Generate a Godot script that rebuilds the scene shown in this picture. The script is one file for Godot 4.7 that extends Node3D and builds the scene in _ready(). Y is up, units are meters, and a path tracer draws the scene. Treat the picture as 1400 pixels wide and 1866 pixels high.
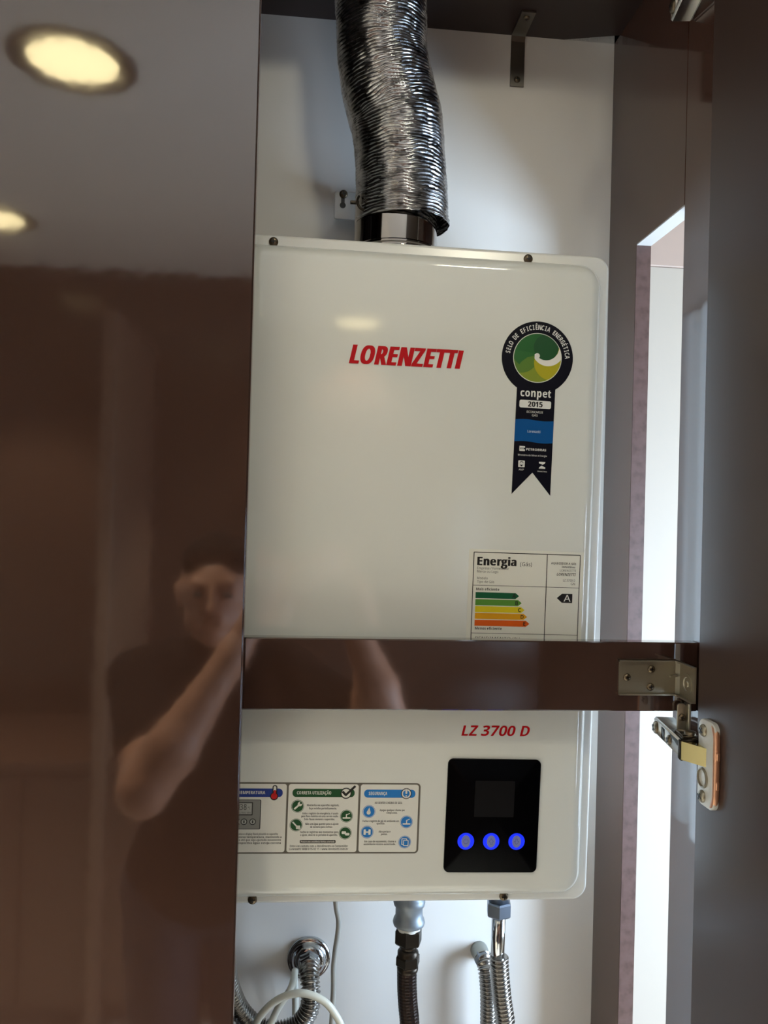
extends Node3D

# ---------------------------------------------------------------- shape helpers
func new_st() -> SurfaceTool:
	var s := SurfaceTool.new()
	s.begin(Mesh.PRIMITIVE_TRIANGLES)
	return s

# corners counter-clockwise seen from outside
func tri(s: SurfaceTool, a: Vector3, b: Vector3, c: Vector3) -> void:
	s.add_vertex(a); s.add_vertex(c); s.add_vertex(b)

func quad(s: SurfaceTool, a: Vector3, b: Vector3, c: Vector3, d: Vector3) -> void:
	tri(s, a, b, c); tri(s, a, c, d)

func flat(s: SurfaceTool) -> void:
	s.set_smooth_group(0xFFFFFFFF)

func smooth(s: SurfaceTool) -> void:
	s.set_smooth_group(1)

func box(s: SurfaceTool, lo: Vector3, hi: Vector3, c := 0.0) -> void:
	# box with chamfered edges
	flat(s)
	var m := (lo + hi) / 2.0
	var h := (hi - lo) / 2.0
	c = minf(c, minf(h.x, minf(h.y, h.z)) * 0.45)
	for ax in 3:
		for sg in [-1.0, 1.0]:
			var u := (ax + 1) % 3
			var v := (ax + 2) % 3
			var p: Array[Vector3] = []
			for k in [[-1, -1], [1, -1], [1, 1], [-1, 1]]:
				var q := m
				q[ax] += sg * h[ax]; q[u] += k[0] * (h[u] - c); q[v] += k[1] * (h[v] - c)
				p.append(q)
			if sg < 0: p.reverse()
			quad(s, p[0], p[1], p[2], p[3])
	if c <= 0.0: return
	for ax in 3:
		var u := (ax + 1) % 3
		var v := (ax + 2) % 3
		for su in [-1.0, 1.0]:
			for sv in [-1.0, 1.0]:
				var p: Array[Vector3] = []
				for k in [[-1, 0], [1, 0], [1, 1], [-1, 1]]:
					var q := m
					q[ax] += k[0] * (h[ax] - c)
					q[u] += su * (h[u] - (c if k[1] == 1 else 0.0))
					q[v] += sv * (h[v] - (c if k[1] == 0 else 0.0))
					p.append(q)
				if su * sv > 0: p.reverse()
				quad(s, p[3], p[2], p[1], p[0])
	for sx in [-1.0, 1.0]:
		for sy in [-1.0, 1.0]:
			for sz in [-1.0, 1.0]:
				var sg := Vector3(sx, sy, sz)
				var a := m + sg * Vector3(h.x, h.y - c, h.z - c)
				var b := m + sg * Vector3(h.x - c, h.y, h.z - c)
				var d := m + sg * Vector3(h.x - c, h.y - c, h.z)
				if sx * sy * sz > 0: tri(s, a, b, d)
				else: tri(s, a, d, b)

func rrect(w: float, h: float, r: float, n := 6) -> PackedVector2Array:
	var o := PackedVector2Array()
	var cs := [[w / 2 - r, h / 2 - r, 0.0], [-w / 2 + r, h / 2 - r, 0.5], [-w / 2 + r, -h / 2 + r, 1.0], [w / 2 - r, -h / 2 + r, 1.5]]
	for c in cs:
		for i in n + 1:
			var a: float = PI * (c[2] + 0.5 * i / n)
			o.append(Vector2(c[0] + r * cos(a), c[1] + r * sin(a)))
	return o

func circle(r: float, n := 32, at := Vector2.ZERO) -> PackedVector2Array:
	var o := PackedVector2Array()
	for i in n:
		o.append(at + r * Vector2(cos(TAU * i / n), sin(TAU * i / n)))
	return o

func moved(p: PackedVector2Array, d: Vector2) -> PackedVector2Array:
	var o := PackedVector2Array()
	for q in p: o.append(q + d)
	return o

# rounded slab in the xy plane, front edge rounded over by b
func slab(s: SurfaceTool, xf: Transform3D, w: float, h: float, r: float, z0: float, z1: float, b := 0.0, steps := 4, n := 6) -> void:
	var rings: Array = []
	rings.append([0.0, z0])
	if b > 0.0:
		for i in steps + 1:
			var a := PI / 2 * i / steps
			rings.append([b * (1.0 - cos(a)), z1 - b + b * sin(a)])
	else:
		rings.append([0.0, z1])
	var loops: Array = []
	for g in rings:
		var l := rrect(w - 2 * g[0], h - 2 * g[0], maxf(r - g[0], 0.0003), n)
		var L: Array[Vector3] = []
		for q in l: L.append(xf * Vector3(q.x, q.y, g[1]))
		loops.append(L)
	smooth(s)
	for i in loops.size() - 1:
		var A: Array[Vector3] = loops[i]
		var B: Array[Vector3] = loops[i + 1]
		for k in A.size():
			var k2 := (k + 1) % A.size()
			quad(s, A[k], A[k2], B[k2], B[k])
	if b <= 0.0: flat(s)
	fan(s, loops[-1], xf * Vector3(0, 0, rings[-1][1]), true)
	flat(s)
	fan(s, loops[0], xf * Vector3(0, 0, z0), false)

func fan(s: SurfaceTool, L: Array, c: Vector3, up: bool) -> void:
	for k in L.size():
		var k2 := (k + 1) % L.size()
		if up: tri(s, c, L[k], L[k2])
		else: tri(s, c, L[k2], L[k])

# flat polygon facing +z of xf
func sheet(s: SurfaceTool, xf: Transform3D, poly: PackedVector2Array, z: float) -> void:
	flat(s)
	var ix := Geometry2D.triangulate_polygon(poly)
	for i in range(0, ix.size(), 3):
		var a := poly[ix[i]]; var b := poly[ix[i + 1]]; var c := poly[ix[i + 2]]
		if (b - a).cross(c - a) < 0:
			var t := b; b = c; c = t
		tri(s, xf * Vector3(a.x, a.y, z), xf * Vector3(b.x, b.y, z), xf * Vector3(c.x, c.y, z))

# polygon with thickness
func prism(s: SurfaceTool, xf: Transform3D, poly: PackedVector2Array, z0: float, z1: float) -> void:
	if Geometry2D.is_polygon_clockwise(poly): poly.reverse()
	sheet(s, xf, poly, z1)
	var ix := Geometry2D.triangulate_polygon(poly)
	for i in range(0, ix.size(), 3):
		var a := poly[ix[i]]; var b := poly[ix[i + 1]]; var c := poly[ix[i + 2]]
		if (b - a).cross(c - a) < 0:
			var t := b; b = c; c = t
		tri(s, xf * Vector3(a.x, a.y, z0), xf * Vector3(c.x, c.y, z0), xf * Vector3(b.x, b.y, z0))
	for k in poly.size():
		var a := poly[k]
		var b := poly[(k + 1) % poly.size()]
		quad(s, xf * Vector3(a.x, a.y, z0), xf * Vector3(b.x, b.y, z0), xf * Vector3(b.x, b.y, z1), xf * Vector3(a.x, a.y, z1))

# surface of revolution about y of xf; prof = [radius, y] from bottom to top
func lathe(s: SurfaceTool, xf: Transform3D, prof: Array, n := 32, hard := false, phase := 0.0) -> void:
	if hard: flat(s)
	else: smooth(s)
	for i in prof.size() - 1:
		var r0: float = prof[i][0]; var y0: float = prof[i][1]
		var r1: float = prof[i + 1][0]; var y1: float = prof[i + 1][1]
		for k in n:
			var a0 := TAU * k / n + phase
			var a1 := TAU * (k + 1) / n + phase
			var p00 := xf * Vector3(r0 * cos(a0), y0, -r0 * sin(a0))
			var p01 := xf * Vector3(r0 * cos(a1), y0, -r0 * sin(a1))
			var p10 := xf * Vector3(r1 * cos(a0), y1, -r1 * sin(a0))
			var p11 := xf * Vector3(r1 * cos(a1), y1, -r1 * sin(a1))
			if r0 > 1e-6: tri(s, p00, p01, p11 if r1 > 1e-6 else p10)
			if r1 > 1e-6: tri(s, p00, p11, p10)

# profile along y with the sharp corners doubled so that rims stay crisp
func turned(s: SurfaceTool, xf: Transform3D, prof: Array, n := 32) -> void:
	for i in prof.size() - 1:
		s.set_smooth_group(2 + i)
		var q := [prof[i], prof[i + 1]]
		for k in n:
			var a0 := TAU * k / n
			var a1 := TAU * (k + 1) / n
			var p: Array[Vector3] = []
			for e in [[0, a0], [0, a1], [1, a1], [1, a0]]:
				var r: float = q[e[0]][0]
				p.append(xf * Vector3(r * cos(e[1]), q[e[0]][1], -r * sin(e[1])))
			if q[0][0] > 1e-6: tri(s, p[0], p[1], p[2])
			if q[1][0] > 1e-6: tri(s, p[0], p[2], p[3])

func spline(pts: Array, n: int) -> Array[Vector3]:
	# smooth curve through the points, evenly spaced samples
	var c := Curve3D.new()
	c.bake_interval = 0.002
	for i in pts.size():
		var a: Vector3 = pts[maxi(i - 1, 0)]
		var b: Vector3 = pts[mini(i + 1, pts.size() - 1)]
		var t := (b - a) / 6.0
		c.add_point(pts[i], -t, t)
	var o: Array[Vector3] = []
	var L := c.get_baked_length()
	for i in n + 1:
		o.append(c.sample_baked(L * i / n, true))
	return o

func curve_length(p: Array[Vector3]) -> float:
	var l := 0.0
	for i in p.size() - 1: l += p[i].distance_to(p[i + 1])
	return l

# tube along a line of samples; rad(i, angle) gives the radius
func tube(s: SurfaceTool, path: Array[Vector3], rad: Callable, n := 20, caps := true, twist := 0.0) -> void:
	smooth(s)
	var rings: Array = []
	var t0 := (path[1] - path[0]).normalized()
	var u := t0.cross(Vector3(0.3, 0.2, 1)).normalized()
	for i in path.size():
		var t := (path[mini(i + 1, path.size() - 1)] - path[maxi(i - 1, 0)]).normalized()
		u = (u - t * u.dot(t)).normalized()
		var v := t.cross(u)
		var L: Array[Vector3] = []
		for k in n:
			var a := TAU * k / n
			L.append(path[i] + (u * cos(a) + v * sin(a)) * rad.call(i, a))
		rings.append(L)
	for i in rings.size() - 1:
		var A: Array[Vector3] = rings[i]
		var B: Array[Vector3] = rings[i + 1]
		for k in n:
			var k2 := (k + 1) % n
			quad(s, A[k], A[k2], B[k2], B[k])
	if caps:
		flat(s)
		fan(s, rings[0], path[0], false)
		fan(s, rings[-1], path[-1], true)

# ---------------------------------------------------------------- lettering
var fonts := {}
func font(name: String, bold: bool) -> Font:
	var key := name + str(bold)
	if not fonts.has(key):
		var f := SystemFont.new()
		f.font_names = PackedStringArray([name])
		f.font_weight = 700 if bold else 400
		f.allow_system_fallback = false
		fonts[key] = f
	return fonts[key]

# flat lettering in the xy plane of xf; cap is the height of the whole box of inked glyphs unless it has descenders
func lettering(s: SurfaceTool, xf: Transform3D, text: String, at: Vector2, width: float, cap: float, z: float, bold := true, shear := 0.0, align := 0, thick := 0.0) -> void:
	var t := TextMesh.new()
	t.font = font("Droid Sans", bold)
	t.font_size = 32
	t.pixel_size = 0.01
	t.depth = thick
	t.curve_step = 2.0
	t.text = text
	var arr := t.get_mesh_arrays()
	var vs: PackedVector3Array = arr[Mesh.ARRAY_VERTEX]
	var ix: PackedInt32Array = arr[Mesh.ARRAY_INDEX]
	if vs.size() == 0: return
	var lo := Vector2(1e9, 1e9); var hi := Vector2(-1e9, -1e9)
	for v in vs:
		lo = lo.min(Vector2(v.x, v.y)); hi = hi.max(Vector2(v.x, v.y))
	# cap height of Droid Sans is 0.714 em
	var sy := cap / (0.714 * 32 * 0.01)
	var sx := sy
	if width > 0.0: sx = width / (hi.x - lo.x)
	elif width < 0.0: sx = sy * -width
	var w := (hi.x - lo.x) * sx
	var x0 := -w / 2 if align == 0 else (0.0 if align < 0 else -w)
	# baseline: TextMesh centres vertically on ascent/descent
	var base := -0.714 * 16 * 0.01
	var f := t.font
	var asc := f.get_ascent(32); var desc := f.get_descent(32)
	base = (-(asc + desc) / 2.0 + desc) * 0.01
	flat(s)
	var P := func(v: Vector3) -> Vector3:
		var yy := (v.y - base) * sy
		return xf * Vector3(at.x + x0 + (v.x - lo.x) * sx + yy * shear, at.y + yy - cap / 2, z)
	if ix.size() == 0:
		for i in range(0, vs.size(), 3):
			if thick == 0.0 and vs[i].z < -1e-6: continue
			tri3(s, xf, P.call(vs[i]), P.call(vs[i + 1]), P.call(vs[i + 2]))
	else:
		for i in range(0, ix.size(), 3):
			tri3(s, xf, P.call(vs[ix[i]]), P.call(vs[ix[i + 1]]), P.call(vs[ix[i + 2]]))

func tri3(s: SurfaceTool, xf: Transform3D, a: Vector3, b: Vector3, c: Vector3) -> void:
	if (b - a).cross(c - a).dot(xf.basis.z) < 0: tri(s, a, c, b)
	else: tri(s, a, b, c)

# ---------------------------------------------------------------- materials
func mat(c: Color, rough := 0.5, metal := 0.0, spec := 0.5) -> StandardMaterial3D:
	var m := StandardMaterial3D.new()
	m.albedo_color = c
	m.roughness = rough
	m.metallic = metal
	m.metallic_specular = spec
	return m

func glow(c: Color, e: float) -> StandardMaterial3D:
	var m := mat(c, 0.4)
	m.emission_enabled = true
	m.emission = c
	m.emission_energy_multiplier = e
	return m

func noise_tex(freq: float, size := 512, oct := 3, sd := 1, ramp: Gradient = null) -> NoiseTexture2D:
	var n := FastNoiseLite.new()
	n.seed = sd
	n.frequency = freq
	n.fractal_octaves = oct
	var t := NoiseTexture2D.new()
	t.width = size; t.height = size
	t.seamless = true
	t.noise = n
	t.normalize = true
	if ramp: t.color_ramp = ramp
	return t

func ramp(stops: Array) -> Gradient:
	var g := Gradient.new()
	var off := PackedFloat32Array(); var col := PackedColorArray()
	for q in stops:
		off.append(q[0]); col.append(q[1])
	g.offsets = off; g.colors = col
	return g

# ---------------------------------------------------------------- objects
var used := {}
func thing(called: String, label: String, category: String, at := Vector3.ZERO, group := "") -> Node3D:
	var o := Node3D.new()
	name_top(o, called)
	o.position = at
	add_child(o, true)
	o.set_meta("label", label); o.set_meta("category", category)
	if group != "": o.set_meta("group", group)
	return o

func name_top(o: Node, called: String) -> void:
	var n: int = used.get(called, 0)
	used[called] = n + 1
	o.name = called if n == 0 else "%s_%03d" % [called, n]

func part(called: String, s: SurfaceTool, m: Material, parent: Node, label := "") -> MeshInstance3D:
	s.generate_normals()
	var o := MeshInstance3D.new()
	o.mesh = s.commit()
	o.material_override = m
	var n := called
	var k := 0
	while parent.has_node(NodePath(n)):
		k += 1
		n = "%s_%03d" % [called, k]
	o.name = n
	parent.add_child(o, true)
	if label != "": o.set_meta("label", label)
	return o

func struct(called: String, s: SurfaceTool, m: Material, label: String, category: String) -> MeshInstance3D:
	var o := part(called, s, m, self, label)
	o.set_meta("kind", "structure")
	o.set_meta("category", category)
	return o

func solo(called: String, s: SurfaceTool, m: Material, label: String, category: String, group := "") -> MeshInstance3D:
	s.generate_normals()
	var o := MeshInstance3D.new()
	o.mesh = s.commit()
	o.material_override = m
	name_top(o, called)
	add_child(o, true)
	o.set_meta("label", label); o.set_meta("category", category)
	if group != "": o.set_meta("group", group)
	return o

func at3(p: Vector3, b := Basis.IDENTITY) -> Transform3D:
	return Transform3D(b, p)

const CAM := Vector3(-0.1144, 1.75, 1.1637)
const XR := 0.3212      # inner face of the cupboard's right side
const XL := -0.1714     # right edge of the closed leaf
const XD := 0.298       # inner face of the opened leaf
const ZF := 0.30        # front of the carcass
const CEIL := 2.75

var M := {}

func _ready() -> void:
	# ------------------------------------------------------------ camera, sky, lights, exposure
	var cam := Camera3D.new()
	cam.name = "camera"
	cam.fov = 63.76
	cam.near = 0.02
	cam.transform = Transform3D(Basis(Vector3(0.99481852, 0.02655218, 0.09813809), Vector3(-0.02725722, 0.99961133, 0.00585023), Vector3(-0.09794461, -0.00849489, 0.99515561)).orthonormalized(), CAM)
	add_child(cam)
	cam.current = true

	var we := WorldEnvironment.new()
	we.name = "environment"
	var env := Environment.new()
	env.background_mode = Environment.BG_SKY
	var sky := Sky.new()
	var sm := ProceduralSkyMaterial.new()
	sm.sky_top_color = Color(0.62, 0.74, 0.92)
	sm.sky_horizon_color = Color(0.9, 0.94, 1.0)
	sm.ground_bottom_color = Color(0.55, 0.58, 0.62)
	sm.ground_horizon_color = Color(0.85, 0.89, 0.95)
	sm.sun_angle_max = 0.0
	sky.sky_material = sm
	env.sky = sky
	env.background_energy_multiplier = 2.0
	env.tonemap_mode = Environment.TONE_MAPPER_LINEAR
	env.tonemap_exposure = 1.0
	env.sdfgi_enabled = true
	env.ssao_enabled = true
	env.ssil_enabled = true
	we.environment = env
	add_child(we)

	# daylight entering by the small window right of the cupboard
	var day := AreaLight3D.new()
	day.name = "window_daylight"
	day.area_size = Vector2(1.38, 0.80)
	day.light_color = Color(0.80, 0.90, 1.0)
	day.light_energy = DAY
	day.shadow_enabled = true
	day.transform = at3(Vector3(1.292, 1.36, 0.79), Basis(Vector3.UP, PI / 2))
	add_child(day)

	materials()
	room()
	cupboard()
	heater()
	duct()
	hoses()
	small_things()
	lamps()
	person()

const DAY := 11.5
const LAMP := 7.8

func materials() -> void:
	M.wall = mat(Color(0.86, 0.84, 0.81), 0.75)
	M.ceil = mat(Color(0.92, 0.885, 0.84), 0.8)
	M.floor = mat(Color(0.86, 0.83, 0.78), 0.3)
	M.back = mat(Color(0.91, 0.895, 0.875), 0.55)
	var br := Color(0.225, 0.152, 0.125)
	M.lacquer = mat(br, 0.06, 0.0, 0.72)
	M.lacquer.clearcoat_enabled = true
	M.lacquer.clearcoat = 0.9
	M.lacquer.clearcoat_roughness = 0.04
	M.lacquer.heightmap_enabled = true
	M.lacquer.heightmap_texture = noise_tex(0.012, 512, 2, 5)
	M.lacquer.heightmap_scale = 0.003
	M.lacquer.uv1_triplanar = true
	M.lacquer.uv1_world_triplanar = true
	M.lacquer.uv1_scale = Vector3(5, 5, 5)
	M.panel = mat(Color(0.285, 0.195, 0.165), 0.07, 0.0, 0.6)
	M.leaf = mat(Color(0.245, 0.19, 0.17), 0.28, 0.0, 0.38)
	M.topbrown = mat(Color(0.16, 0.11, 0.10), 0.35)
	M.rear = mat(Color(0.30, 0.215, 0.17), 0.18)
	M.edge = mat(Color(0.33, 0.25, 0.235), 0.35)
	M.edge.albedo_texture = noise_tex(0.03, 256, 3, 9, ramp([[0.0, Color(0.78, 0.74, 0.72)], [0.55, Color(0.95, 0.93, 0.92)], [1.0, Color(1, 1, 1)]]))
	M.edge.uv1_triplanar = true
	M.edge.uv1_world_triplanar = true
	M.edge.uv1_scale = Vector3(8, 8, 8)
	M.enamel = mat(Color(0.85, 0.855, 0.83), 0.07, 0.0, 0.55)
	M.enamel2 = mat(Color(0.88, 0.88, 0.86), 0.22, 0.0, 0.5)
	M.chrome = mat(Color(0.78, 0.79, 0.8), 0.12, 1.0)
	M.steel = mat(Color(0.62, 0.60, 0.58), 0.07, 1.0)
	M.nickel = mat(Color(0.60, 0.57, 0.50), 0.34, 0.75)
	M.nickel2 = mat(Color(0.80, 0.79, 0.76), 0.42, 0.2)
	M.brass = mat(Color(0.83, 0.77, 0.55), 0.22, 1.0)
	M.copper = mat(Color(0.80, 0.60, 0.48), 0.35, 0.8)
	M.galv = mat(Color(0.54, 0.57, 0.60), 0.5, 0.6)
	M.flex = mat(Color(0.60, 0.585, 0.565), 0.27, 1.0)
	M.darknut = mat(Color(0.22, 0.19, 0.16), 0.35, 0.8)
	M.darkscrew = mat(Color(0.42, 0.37, 0.30), 0.35, 0.9)
	M.black = mat(Color(0.02, 0.02, 0.022), 0.3)
	M.cable = mat(Color(0.80, 0.80, 0.76), 0.4)
	M.greycable = mat(Color(0.66, 0.65, 0.62), 0.45)
	M.skin = mat(Color(0.66, 0.47, 0.37), 0.5)
	M.white = mat(Color(0.90, 0.90, 0.88), 0.4)

# ---------------------------------------------------------------- the room
func room() -> void:
	var RX := 1.30
	var s := new_st()
	box(s, Vector3(-1.9, -0.12, -0.12), Vector3(RX + 0.12, 0, 3.1))
	struct("floor", s, M.floor, "light stone floor below the cupboard", "floor")
	s = new_st()
	box(s, Vector3(-1.9, CEIL, -0.12), Vector3(RX + 0.12, CEIL + 0.12, 3.1))
	struct("ceiling", s, M.ceil, "white ceiling mirrored in the tall glossy door", "ceiling")
	s = new_st()
	box(s, Vector3(-1.9, 0, -0.12), Vector3(RX + 0.12, CEIL, 0))
	struct("wall_back", s, M.back, "white painted wall behind the heater and pipes", "wall")
	s = new_st()
	box(s, Vector3(-1.9, 0, 0), Vector3(-1.78, CEIL, 3.1))
	struct("wall_left", s, M.wall, "white side wall at the left end of the room", "wall")
	s = new_st()
	var z0 := 0.08; var z1 := 1.50; var y0 := 0.94; var y1 := 1.78
	box(s, Vector3(RX, 0, 0), Vector3(RX + 0.12, CEIL, z0))
	box(s, Vector3(RX, 0, z1), Vector3(RX + 0.12, CEIL, 3.1))
	box(s, Vector3(RX, 0, z0), Vector3(RX + 0.12, y0, z1))
	box(s, Vector3(RX, y1, z0), Vector3(RX + 0.12, CEIL, z1))
	struct("wall_right", s, M.wall, "white side wall with the window beside the cupboard", "wall")
	s = new_st()
	box(s, Vector3(-1.78, 0, 2.97), Vector3(RX, CEIL, 3.1))
	struct("wall_front", s, M.rear, "brown panelled wall opposite the cupboard, mirrored in its door", "wall")
	s = new_st()
	box(s, Vector3(-0.785, 0, 2.26), Vector3(-0.738, 2.42, 2.97), 0.004)
	struct("trim_1", s, mat(Color(0.42, 0.33, 0.27), 0.5), "paler upright panel edge mirrored in the glossy door", "trim")
	s = new_st()
	box(s, Vector3(XR + 0.022, 2.13, 0), Vector3(RX, CEIL, 0.010), 0.001)
	struct("trim_2", s, mat(Color(0.62, 0.54, 0.49), 0.6), "beige band of wall above the bright gap", "trim")
	s = new_st()
	box(s, Vector3(XR + 0.0215, 0, 0), Vector3(RX, 2.13, 0.006), 0.001)
	struct("trim_3", s, mat(Color(0.63, 0.59, 0.54), 0.6), "cream wall lining seen bright through the gap", "trim")
	s = new_st()
	box(s, Vector3(-1.77, 0.10, 2.30), Vector3(RX - 0.01, 0.88, 2.96), 0.002)
	box(s, Vector3(-1.77, 0.0, 2.36), Vector3(RX - 0.01, 0.10, 2.96))
	var bc := thing("base_cabinet", "low brown base cabinet along the opposite wall, seen only in the door's reflection", "cabinet")
	part("body", s, M.rear, bc)
	s = new_st()
	box(s, Vector3(-1.77, 0.88, 2.28), Vector3(RX - 0.01, 0.92, 2.96), 0.003)
	part("worktop", s, M.rear, bc)
	for k in 4:
		s = new_st()
		box(s, Vector3(-1.76 + 0.76 * k, 0.12, 2.283), Vector3(-1.76 + 0.76 * k + 0.75, 0.87, 2.301), 0.0015)
		part("door", s, M.rear, bc)
	# window: frame and pane
	s = new_st()
	var f := 0.025
	box(s, Vector3(RX + 0.02, y0, z0), Vector3(RX + 0.07, y0 + f, z1), 0.002)
	box(s, Vector3(RX + 0.02, y1 - f, z0), Vector3(RX + 0.07, y1, z1), 0.002)
	box(s, Vector3(RX + 0.02, y0 + f, z0), Vector3(RX + 0.07, y1 - f, z0 + f), 0.002)
	box(s, Vector3(RX + 0.02, y0 + f, z1 - f), Vector3(RX + 0.07, y1 - f, z1), 0.002)
	var w := struct("window_1", s, M.white, "window on the right that lets daylight in", "window")
	s = new_st()
	box(s, Vector3(RX + 0.042, y0 + f, z0 + f), Vector3(RX + 0.048, y1 - f, z1 - f))
	var g := mat(Color(0.95, 0.98, 1.0, 0.08), 0.02)
	g.transparency = BaseMaterial3D.TRANSPARENCY_ALPHA
	part("pane", s, g, w)

# ---------------------------------------------------------------- cupboard
func cupboard() -> void:
	var c := thing("cupboard", "tall dark brown built-in cupboard around the white water heater", "cupboard")
	var y0 := 0.72
	var top := 2.475
	# side panel with a cut-out, drawn in (z, y)
	var s := new_st()
	var prof := PackedVector2Array([Vector2(0, y0), Vector2(0.099, y0), Vector2(0.099, 2.128), Vector2(0.2385, 2.128), Vector2(0.2385, top + 0.1), Vector2(0, top + 0.1)])
	var bx := Basis(Vector3(0, 0, 1), Vector3(0, 1, 0), Vector3(-1, 0, 0))
	prism(s, at3(Vector3(XR, 0, 0), bx), prof, -0.020, 0.0)
	part("side_panel", s, M.panel, c, "right side panel with a tall cut-out")
	# raw edges of the cut-out
	s = new_st()
	box(s, Vector3(XR + 0.0002, y0, 0.0988), Vector3(XR + 0.0202, 2.1278, 0.1002))
	part("edge_band", s, M.edge, c, "blotchy brown edge band of the cut-out")
	s = new_st()
	box(s, Vector3(XR + 0.0002, 2.1262, 0.1002), Vector3(XR + 0.0202, 2.1282, 0.2385))
	part("cut_edge", s, mat(Color(0.66, 0.64, 0.62), 0.6), c, "pale unfinished top edge of the cut-out")
	s = new_st()
	box(s, Vector3(XR, y0, 0.2395), Vector3(XR + 0.020, top + 0.1, 0.3445), 0.0008)
	part("front_stile", s, M.panel, c, "narrow glossy upright beside the bright gap")
	s = new_st()
	box(s, Vector3(-0.67, y0, 0), Vector3(-0.65, top + 0.1, ZF - 0.002), 0.001)
	part("side_panel", s, M.panel, c)
	# top with a hole for the duct
	s = new_st()
	var hx := -0.045; var hz := 0.12; var hr := 0.066
	var outer := [Vector2(-0.65, 0), Vector2(XR, 0), Vector2(XR, ZF - 0.002), Vector2(-0.65, ZF - 0.002)]
	flat(s)
	var n := 48
	for yy in [[2.455, -1.0], [top, 1.0]]:
		for k in n:
			var a0 := TAU * k / n; var a1 := TAU * (k + 1) / n
			var q: Array[Vector3] = []
			for a in [a0, a1]:
				var d := Vector2(cos(a), sin(a))
				var p := Vector2(hx, hz) + d * hr
				q.append(Vector3(p.x, yy[0], p.y))
			for a in [a1, a0]:
				var d := Vector2(cos(a), sin(a))
				var t := 1e9
				if d.x > 1e-6: t = minf(t, (XR - hx) / d.x)
				if d.x < -1e-6: t = minf(t, (-0.65 - hx) / d.x)
				if d.y > 1e-6: t = minf(t, (ZF - 0.002 - hz) / d.y)
				if d.y < -1e-6: t = minf(t, -hz / d.y)
				var p := Vector2(hx, hz) + d * t
				q.append(Vector3(p.x, yy[0], p.y))
			if yy[1] > 0: quad(s, q[0], q[1], q[2], q[3])
			else: quad(s, q[3], q[2], q[1], q[0])
	for k in n:
		var a0 := TAU * k / n; var a1 := TAU * (k + 1) / n
		var p0 := Vector3(hx + hr * cos(a0), 0, hz + hr * sin(a0)); var p1 := Vector3(hx + hr * cos(a1), 0, hz + hr * sin(a1))
		quad(s, p0 + Vector3(0, 2.455, 0), p1 + Vector3(0, 2.455, 0), p1 + Vector3(0, top, 0), p0 + Vector3(0, top, 0))
	# side faces
	for k in 4:
		var a: Vector2 = outer[k]; var b: Vector2 = outer[(k + 1) % 4]
		quad(s, Vector3(b.x, 2.455, b.y), Vector3(a.x, 2.455, a.y), Vector3(a.x, top, a.y), Vector3(b.x, top, b.y))
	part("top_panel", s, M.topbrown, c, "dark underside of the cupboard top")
	s = new_st()
	box(s, Vector3(-0.65, y0, 0.001), Vector3(XR, y0 + 0.018, ZF - 0.002), 0.0008)
	part("bottom_panel", s, M.panel, c)
	# cross rail
	s = new_st()
	box(s, Vector3(-0.65, 1.5485, 0.281), Vector3(XR - 0.0003, 1.6235, 0.2995), 0.0012)
	part("rail", s, M.lacquer, c, "dark glossy cross rail in front of the heater")
	# closed leaf
	s = new_st()
	box(s, Vector3(-0.668, y0, 0.3005), Vector3(XL, 2.70, 0.319), 0.0012)
	var d1 := part("door", s, M.lacquer, c, "closed glossy brown door leaf on the left")
	s = new_st()
	box(s, Vector3(XL - 0.0004, y0 + 0.002, 0.302), Vector3(XL + 0.0006, 2.698, 0.3175), 0.0003)
	part("edge_band", s, M.panel, d1)
	# opened leaf: swings out to the right
	s = new_st()
	box(s, Vector3(XD, y0, 0.3457), Vector3(XD + 0.0185, 2.70, 0.83), 0.001)
	part("door", s, M.leaf, c, "opened brown door leaf seen from its inner side")
	# hinge bracket on the rail
	hinge_set(c, 0.0, true)
	hinge_set(c, 0.827, false)

func screw_head(s: SurfaceTool, xf: Transform3D, r: float) -> void:
	# domed cross-head screw whose axis is y of xf
	lathe(s, xf, [[r, 0.0], [r, r * 0.18], [r * 0.86, r * 0.42], [r * 0.5, r * 0.58], [0.0, r * 0.62]], 18)
	for k in 2:
		var b := xf.basis * Basis(Vector3.UP, k * PI / 2 + 0.4)
		pass

func cross(s: SurfaceTool, xf: Transform3D, r: float) -> void:
	for k in 2:
		var t := xf * Transform3D(Basis(Vector3.UP, k * PI / 2 + 0.5), Vector3(0, r * 0.56, 0))
		var b2 := new_st()
		boxx(s, t, Vector3(r * 0.55, r * 0.10, r * 0.13))

func boxx(s: SurfaceTool, xf: Transform3D, h: Vector3) -> void:
	flat(s)
	for ax in 3:
		for sg in [-1.0, 1.0]:
			var u := (ax + 1) % 3
			var v := (ax + 2) % 3
			var p: Array[Vector3] = []
			for k in [[-1, -1], [1, -1], [1, 1], [-1, 1]]:
				var q := Vector3.ZERO
				q[ax] += sg * h[ax]; q[u] += k[0] * h[u]; q[v] += k[1] * h[v]
				p.append(xf * q)
			if sg < 0: p.reverse()
			quad(s, p[0], p[1], p[2], p[3])

func screw(parent: Node, at: Vector3, axis: Vector3, r: float, m: Material, called := "screw") -> void:
	var y := axis.normalized()
	var x := y.cross(Vector3(0.2, 0.5, 0.8)).normalized()
	var xf := Transform3D(Basis(x, y, x.cross(y)), at)
	var s := new_st()
	screw_head(s, xf, r)
	var o := part(called, s, m, parent)
	# recess, joined into the same mesh as a second surface
	var s2 := new_st()
	cross(s2, xf, r)
	s2.generate_normals()
	s2.commit(o.mesh)
	o.material_override = null
	o.mesh.surface_set_material(0, m)
	o.mesh.surface_set_material(1, M.black)

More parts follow.
